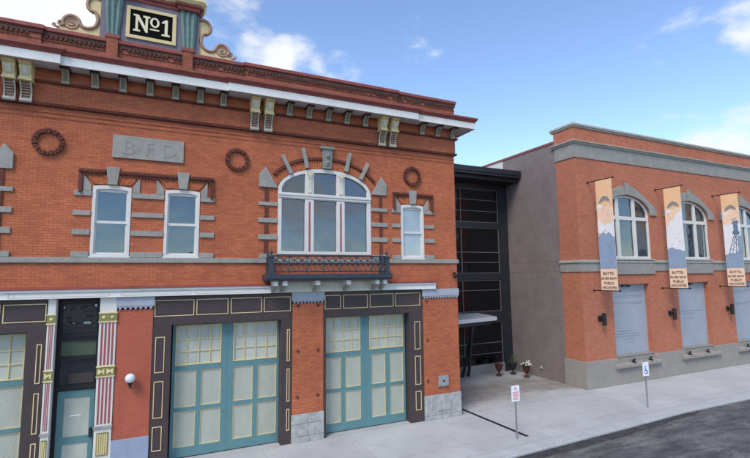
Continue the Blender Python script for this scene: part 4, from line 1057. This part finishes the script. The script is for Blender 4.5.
b3 = banner(29.85, 'peach and blue banner showing a mine headframe, farthest along the archive wall', dict(flip=False, shapes=[([(0, 9.2), (1, 9.2), (1, 8.2), (0, 8.2)], 1, 1), ([(0, 6.5), (0, 8.2), (.3, 8.3), (.6, 8.2), (1, 8.3), (1, 6.5)], 2, 2), ([(0, 6.45), (.3, 6.6), (.6, 6.55), (.78, 6.7), (.78, 7.5), (1, 7.6), (1, 5.70), (0, 5.70)], 3, 3), ([(.52, 8.30), (.60, 8.42), (.84, 8.46), (.92, 8.32), (.86, 8.22), (.86, 7.85), (.95, 7.75), (.90, 7.62), (.56, 7.66), (.50, 7.78), (.60, 7.88), (.60, 8.22)], 7, 4), ([(.50, 8.52), (.80, 8.60), (.86, 8.57), (.56, 8.485)], 4, 4)] + frame_sh + emblem(9.15) + TXT))

LG = 'black up and down lights between the archive openings'
lp = thing('wall_lamp', 'black cylinder wall lamp on the brick nearest the grey stucco wall', 'lamp', (19.50, AY, 3.25), LG)
MB().lathe([(0.095, -.30), (0.10, -.29), (0.10, .29), (0.095, .30)], (19.50, AY - .26, 3.25), 14).build('shade', 'black', lp)
MB().box(19.44, 19.56, AY - .17, AY - .001, 3.20, 3.34).build('arm', 'black', lp)
MB().box(19.37, 19.63, AY - .035, AY - .001, 3.13, 3.41).build('back_plate', 'black', lp, bevel=0.008)
dup(lp, (5.47, 0, .02), 'black cylinder wall lamp on the brick pier below the middle banner')
dup(lp, (10.90, 0, .05), 'black cylinder wall lamp farthest from the grey stucco wall, below the headframe banner')

SG = 'small spotlights along the archive ledge'
sp = thing('spotlight', 'small dark spotlight on the first ledge, nearer the grey stucco wall', 'spotlight', (21.6, AY - .15, 1.0), SG)
MB().box(21.52, 21.68, AY - .25, AY - .05, 1.02, 1.045).build('base', 'black', sp)
MB().tube([(21.53, AY - .17, 1.09), (21.74, AY - .10, 1.14)], 0.05, 10).build('lamp_head', 'black', sp)
for dx, lb in ((1.32, 'small dark spotlight on the first ledge, behind the blue accessibility sign'), (4.62, 'small dark spotlight on the second ledge, nearer the first pier'), (6.28, 'small dark spotlight on the second ledge, at its far end'), (10.35, 'small dark spotlight on the third ledge, cut by the edge of the photo')):
    dup(sp, (dx, 0, 0), lb)

# ================================================================== THINGS ON THE FIREHOUSE
gl_ = thing('globe_lamp', 'white globe lamp on the brick pier beside the striped pilaster', 'lamp', (-.85, 0, 2.5))
MB().ball((-.81, -.20, 2.64), 0.135, 20).build('globe', 'globe', gl_, smooth=True)
MB().lathe([(0.015, -.22), (0.02, -.16), (0.07, -.06), (0.075, -.02)], (-.81, -.20, 2.56), 14).build('fitter', 'black', gl_)
MB().tube([(-.81, -.001, 2.38), (-.81, -.12, 2.36), (-.81, -.20, 2.40)], 0.018, 8).build('arm', 'black', gl_)
ub = thing('utility_box', 'grey metal utility box low on the corner brick pier', 'box', (9.95, 0, 1.2))
MB().box(9.72, 10.18, -.07, -.001, 1.20, 1.60).build('case', 'galv', ub, bevel=0.01)
MB().box(9.745, 10.155, -.082, -.0705, 1.225, 1.575).build('cover', 'galv', ub, bevel=0.008)
MB().box(9.90, 9.98, -.088, -.0825, 1.37, 1.45).build('latch', 'steel_dark', ub)
cl = thing('corner_camera', 'small dark camera fixed high on the corner of the fire station', 'camera', (10.66, 0, 5.4))
MB().ball((10.60, -.10, 5.45), 0.09, 12).build('dome_housing', 'black', cl)
MB().box(10.56, 10.64, -.10, -.001, 5.46, 5.60).build('mount', 'black', cl)

# ================================================================== FORECOURT AND STREET
dn = thing('trench_drain', 'dark slotted trench drain across the concrete beside the fire station corner', 'drain', (11.25, -1, 0))
MB().prism([(11.17, .9), (11.30, .9), (11.43, -2.95), (11.30, -2.95)], 0.001, 0.008, axis='z').build('channel', 'black', dn)
f = MB()
for i in range(52):
    y = .85 - i * .072; x = 11.17 + (.9 - y) * .0338
    f.box(x + .008, x + .122, y - .012, y + .012, 0.0075, 0.013)
f.build('grate', 'steel_dark', dn)

def sign_post(x, y, h): 
    p = MB(); p.prism([(x - .03, y - .012), (x - .018, y - .012), (x - .012, y + .018), (x + .012, y + .018), (x + .018, y - .012), (x + .03, y - .012), (x + .03, y + .0), (x + .02, y + .003), (x + .014, y + .03), (x - .014, y + .03), (x - .02, y + .003), (x - .03, y)], 0.0, h, axis='z'); return p
def rounded(x0, x1, z0, z1, r=.03):
    o = []
    for cx, cz, t in ((x1 - r, z1 - r, 0), (x0 + r, z1 - r, 90), (x0 + r, z0 + r, 180), (x1 - r, z0 + r, 270)):
        for k in range(5): o.append((cx + r * math.cos(R(t + 22.5 * k)), cz + r * math.sin(R(t + 22.5 * k))))
    return o
sx, sy = 10.90, -2.96
s1 = thing('parking_sign', 'small white sign with red lines on a steel post beside the trench drain', 'sign', (sx, sy, 0))
sign_post(sx, sy, 1.72).build('post', 'galv', s1)
p = MB(); p.prism(rounded(sx - .18, sx + .17, 1.22, 1.74), sy - .022, sy - .014); po = p.build('sign_panel', 'sign_white', s1)
t = MB()
for z, a, b in ((1.52, -.13, .12), (1.475, -.12, .11), (1.43, -.13, .12), (1.385, -.11, .12), (1.33, -.13, .11), (1.285, -.10, .12)):
    x = a
    while x < b - .01:
        wd = random.uniform(.035, .07); t.box(sx + x, sx + min(x + wd, b), sy - .026, sy - .0225, z - .013, z + .013); x += wd + .012
ring = [(sx + .05 * math.cos(2 * math.pi * i / 18), 1.63 + .05 * math.sin(2 * math.pi * i / 18)) for i in range(18)]
rin = [(sx + .034 * math.cos(2 * math.pi * i / 18), 1.63 + .034 * math.sin(2 * math.pi * i / 18)) for i in range(18)]
t.prism(ring, sy - .026, sy - .0225, [rin]); t.box(sx - .01, sx + .01, sy - .026, sy - .0225, 1.60, 1.66)
t.build('red_legend', 'sign_red', po)
sx, sy = 18.12, -2.64
s2 = thing('accessibility_sign', 'white sign with a blue wheelchair symbol on a steel post before the archive', 'sign', (sx, sy, 0))
sign_post(sx, sy, 1.88).build('post', 'galv', s2)
p = MB(); p.prism(rounded(sx - .18, sx + .20, 1.26, 1.82), sy - .022, sy - .014); po = p.build('sign_panel', 'sign_white', s2)
t = MB(); yy0, yy1 = sy - .026, sy - .0225; cx, cz = sx + .01, 1.48
arc = [(cx - .01 + .10 * math.cos(a), cz - .04 + .10 * math.sin(a)) for a in [R(100 + 250 * i / 16) for i in range(17)]]
arci = [(cx - .01 + .070 * math.cos(a), cz - .04 + .070 * math.sin(a)) for a in [R(100 + 250 * i / 16) for i in range(17)]]
t.prism(arc + arci[::-1], yy0, yy1)
t.prism([(cx + .035 * math.cos(2 * math.pi * i / 14) - .02, cz + .16 + .035 * math.sin(2 * math.pi * i / 14)) for i in range(14)], yy0, yy1)
t.prism([(cx - .04, cz + .12), (cx, cz + .12), (cx + .01, cz + .02), (cx + .08, cz + .02), (cx + .12, cz - .12), (cx + .085, cz - .13), (cx + .05, cz - .02), (cx - .03, cz - .02)], yy0, yy1)
t.build('wheelchair_symbol', 'sign_blue', po)

# urns by the link entrance
UG = 'planted urns by the glass entrance'
def urn_prof(h): return [(0.15, 0), (0.15, .04), (0.10, .07), (0.05, .12), (0.045, .20), (0.08, .26), (0.16, .36), (0.19, .48), (0.19, .54), (0.24, .58), (0.24, .61), (0.18, .60), (0.16, .54)]
def leaves(mb, c, r, h, n, rnd, m=0, size=.06):
    for _ in range(n):
        a = rnd.uniform(0, 2 * math.pi); rr = r * math.sqrt(rnd.random()); z = rnd.random()
        p = Vector((c[0] + rr * math.cos(a) * (1 - .3 * z), c[1] + rr * math.sin(a) * (1 - .3 * z), c[2] + h * z))
        u = Vector((rnd.uniform(-1, 1), rnd.uniform(-1, 1), rnd.uniform(-.2, 1))).normalized(); v = u.orthogonal().normalized(); s = size * rnd.uniform(.6, 1.3)
        mb.add([p, p + u * s * .5 + v * s * .3, p + u * s, p + u * s * .5 - v * s * .3], [(0, 1, 2, 3)], m)
def urn(x, y, label, pot, plant):
    r = thing('planted_urn', label, 'planter', (x, y, 0), UG); rnd = random.Random(int(x * 100))
    MB().lathe(urn_prof(.6), (x, y, 0.003), 20).build('pot', pot, r, smooth=True)
    MB().lathe([(0.165, .56), (0.02, .575)], (x, y, 0), 16).build('soil', 'soil', r)
    f = MB()
    if plant == 'flowers': leaves(f, (x, y, .58), .24, .22, 160, rnd); f.build('foliage', 'leaf', r)
    elif plant == 'tall': leaves(f, (x, y, .58), .22, .42, 220, rnd); f.build('foliage', 'leaf', r)
    else: leaves(f, (x, y, .57), .20, .18, 120, rnd, size=.05); f.build('foliage', 'leaf_dry', r)
    if plant == 'flowers':
        f = MB()
        for _ in range(15):
            a = rnd.uniform(0, 6.28); rr = .26 * math.sqrt(rnd.random()); f.ball((x + rr * math.cos(a), y + rr * math.sin(a), .70 + rnd.uniform(-.06, .14)), .05, 8, sq=(1, 1, .8))
        f.build('blooms', 'petal', r)
urn(16.66, 4.72, 'rust red urn with little growth, leftmost by the glass entrance', 'urn_rust', 'low')
urn(17.61, 4.68, 'black iron urn with tall dark foliage, in the corner by the glass entrance', 'urn_black', 'tall')
urn(17.70, 3.75, 'dark red urn full of white flowers beside the grey stucco wall', 'urn_rust', 'flowers')
wo = MB(); wo.lathe([(0.09, 0.0), (0.09, -.05), (0.05, -.08)], (AX + .0, 3.35, .52), 12, axis='x')
o = wo.build('wall_outlet', 'galv'); o['label'] = 'small round metal fitting low on the grey stucco wall'; o['category'] = 'fitting'

# ================================================================== LIGHT, SKY, CAMERA
SUN = Vector((-0.50, -0.42, 0.76)).normalized()
EL = math.asin(SUN.z); AZ = math.atan2(SUN.x, SUN.y)
ld = bpy.data.lights.new('sun', 'SUN'); ld.energy = 1.5; ld.angle = R(24); ld.color = (1.0, 0.94, 0.86)
lo = bpy.data.objects.new('sun', ld); COL.objects.link(lo); lo.rotation_euler = (-SUN).to_track_quat('-Z', 'Y').to_euler(); lo.location = (-40, -40, 60)

wd = bpy.data.worlds.new('World'); scene.world = wd; wd.use_nodes = True
nt = wd.node_tree; nt.nodes.clear()
out = nt.nodes.new('ShaderNodeOutputWorld'); bg = nt.nodes.new('ShaderNodeBackground'); bg.inputs['Strength'].default_value = 0.15
L(nt, bg.outputs[0], out.inputs[0])
sky = nt.nodes.new('ShaderNodeTexSky'); sky.sky_type = 'NISHITA'; sky.sun_disc = False; sky.sun_elevation = EL; sky.sun_rotation = AZ
sky.altitude = 1700; sky.air_density = 1.0; sky.dust_density = 0.6; sky.ozone_density = 2.0
tc = nt.nodes.new('ShaderNodeTexCoord'); d = tc.outputs['Generated']
def blob(c, r_out, r_in, amp):
    c = Vector(c).normalized()
    dp = N(nt, 'ShaderNodeVectorMath', operation='DOT_PRODUCT'); L(nt, d, dp.inputs[0]); dp.inputs[1].default_value = c
    mr = N(nt, 'ShaderNodeMapRange'); mr.interpolation_type = 'SMOOTHSTEP'; L(nt, dp.outputs['Value'], mr.inputs['Value'])
    mr.inputs['From Min'].default_value = math.cos(R(r_out)); mr.inputs['From Max'].default_value = math.cos(R(r_in)); mr.inputs['To Max'].default_value = amp
    return mr.outputs['Result']
nzv = mapped(nt, d, (1, 1, 2.2))
n1 = noise(nt, nzv, 5.5, 9, 0.62)
terms = [blob((-.36, .84, .40), 22, 9, .50), blob((.168, .879, .440), 4, .8, .23), blob((.23, .868, .437), 4, .8, .23), blob((.318, .846, .424), 4, .8, .24), blob((.09, .86, .50), 5, 1, .15),
         blob((.821, .508, .256), 5, 1, .17), blob((.90, .40, .185), 8, 1, .30), blob((.865, .34, .40), 5, 1, .24), blob((.637, .691, .341), 2, .3, .14),
         blob((.1, -.6, .80), 52, 25, .20), blob((-.8, -.3, .45), 45, 10, .17), blob((.30, -.94, .19), 11, 1, .17), blob((.7, -.7, .25), 25, 5, .06)]  # high cloud bank behind the camera is unseen, added to light the fronts
acc = n1
for t_ in terms:
    a = N(nt, 'ShaderNodeMath', operation='ADD'); L(nt, acc, a.inputs[0]); L(nt, t_, a.inputs[1]); acc = a.outputs[0]
mr = N(nt, 'ShaderNodeMapRange'); mr.interpolation_type = 'SMOOTHSTEP'; L(nt, acc, mr.inputs['Value']); mr.inputs['From Min'].default_value = 0.60; mr.inputs['From Max'].default_value = 0.90
cloud = mixc(nt, ramp(nt, noise(nt, nzv, 3.0, 5), .3, .7), (2.9, 3.05, 3.3), (3.7, 3.75, 3.85))
col = mixc(nt, mr.outputs['Result'], sky.outputs['Color'], cloud)
L(nt, col, bg.inputs['Color'])

cam = bpy.data.cameras.new('camera'); co = bpy.data.objects.new('camera', cam); COL.objects.link(co); scene.camera = co
F = Vector((0.42044403, 0.90145002, 0.10302759)); RR = Vector((0.90669705, -0.42164046, -0.01094422)); U = Vector((-0.03357494, -0.09801625, 0.99461829))
co.matrix_world = Matrix(((RR.x, U.x, -F.x, 0.0), (RR.y, U.y, -F.y, -15.2264), (RR.z, U.z, -F.z, 5.5), (0, 0, 0, 1)))
cam.sensor_width = 36; cam.sensor_fit = 'HORIZONTAL'; cam.lens = 449.0 / 750 * 36; cam.clip_start = 0.1; cam.clip_end = 12000

vs_ = scene.view_settings
scene.display_settings.display_device = 'sRGB'
vs_.view_transform = 'Standard'; vs_.look = 'None'; vs_.exposure = 1.0; vs_.gamma = 1.0; vs_.use_curve_mapping = False
scene.render.engine = 'CYCLES'
scene.cycles.max_bounces = 6; scene.cycles.diffuse_bounces = 4; scene.cycles.glossy_bounces = 3
scene.cycles.use_denoising = True
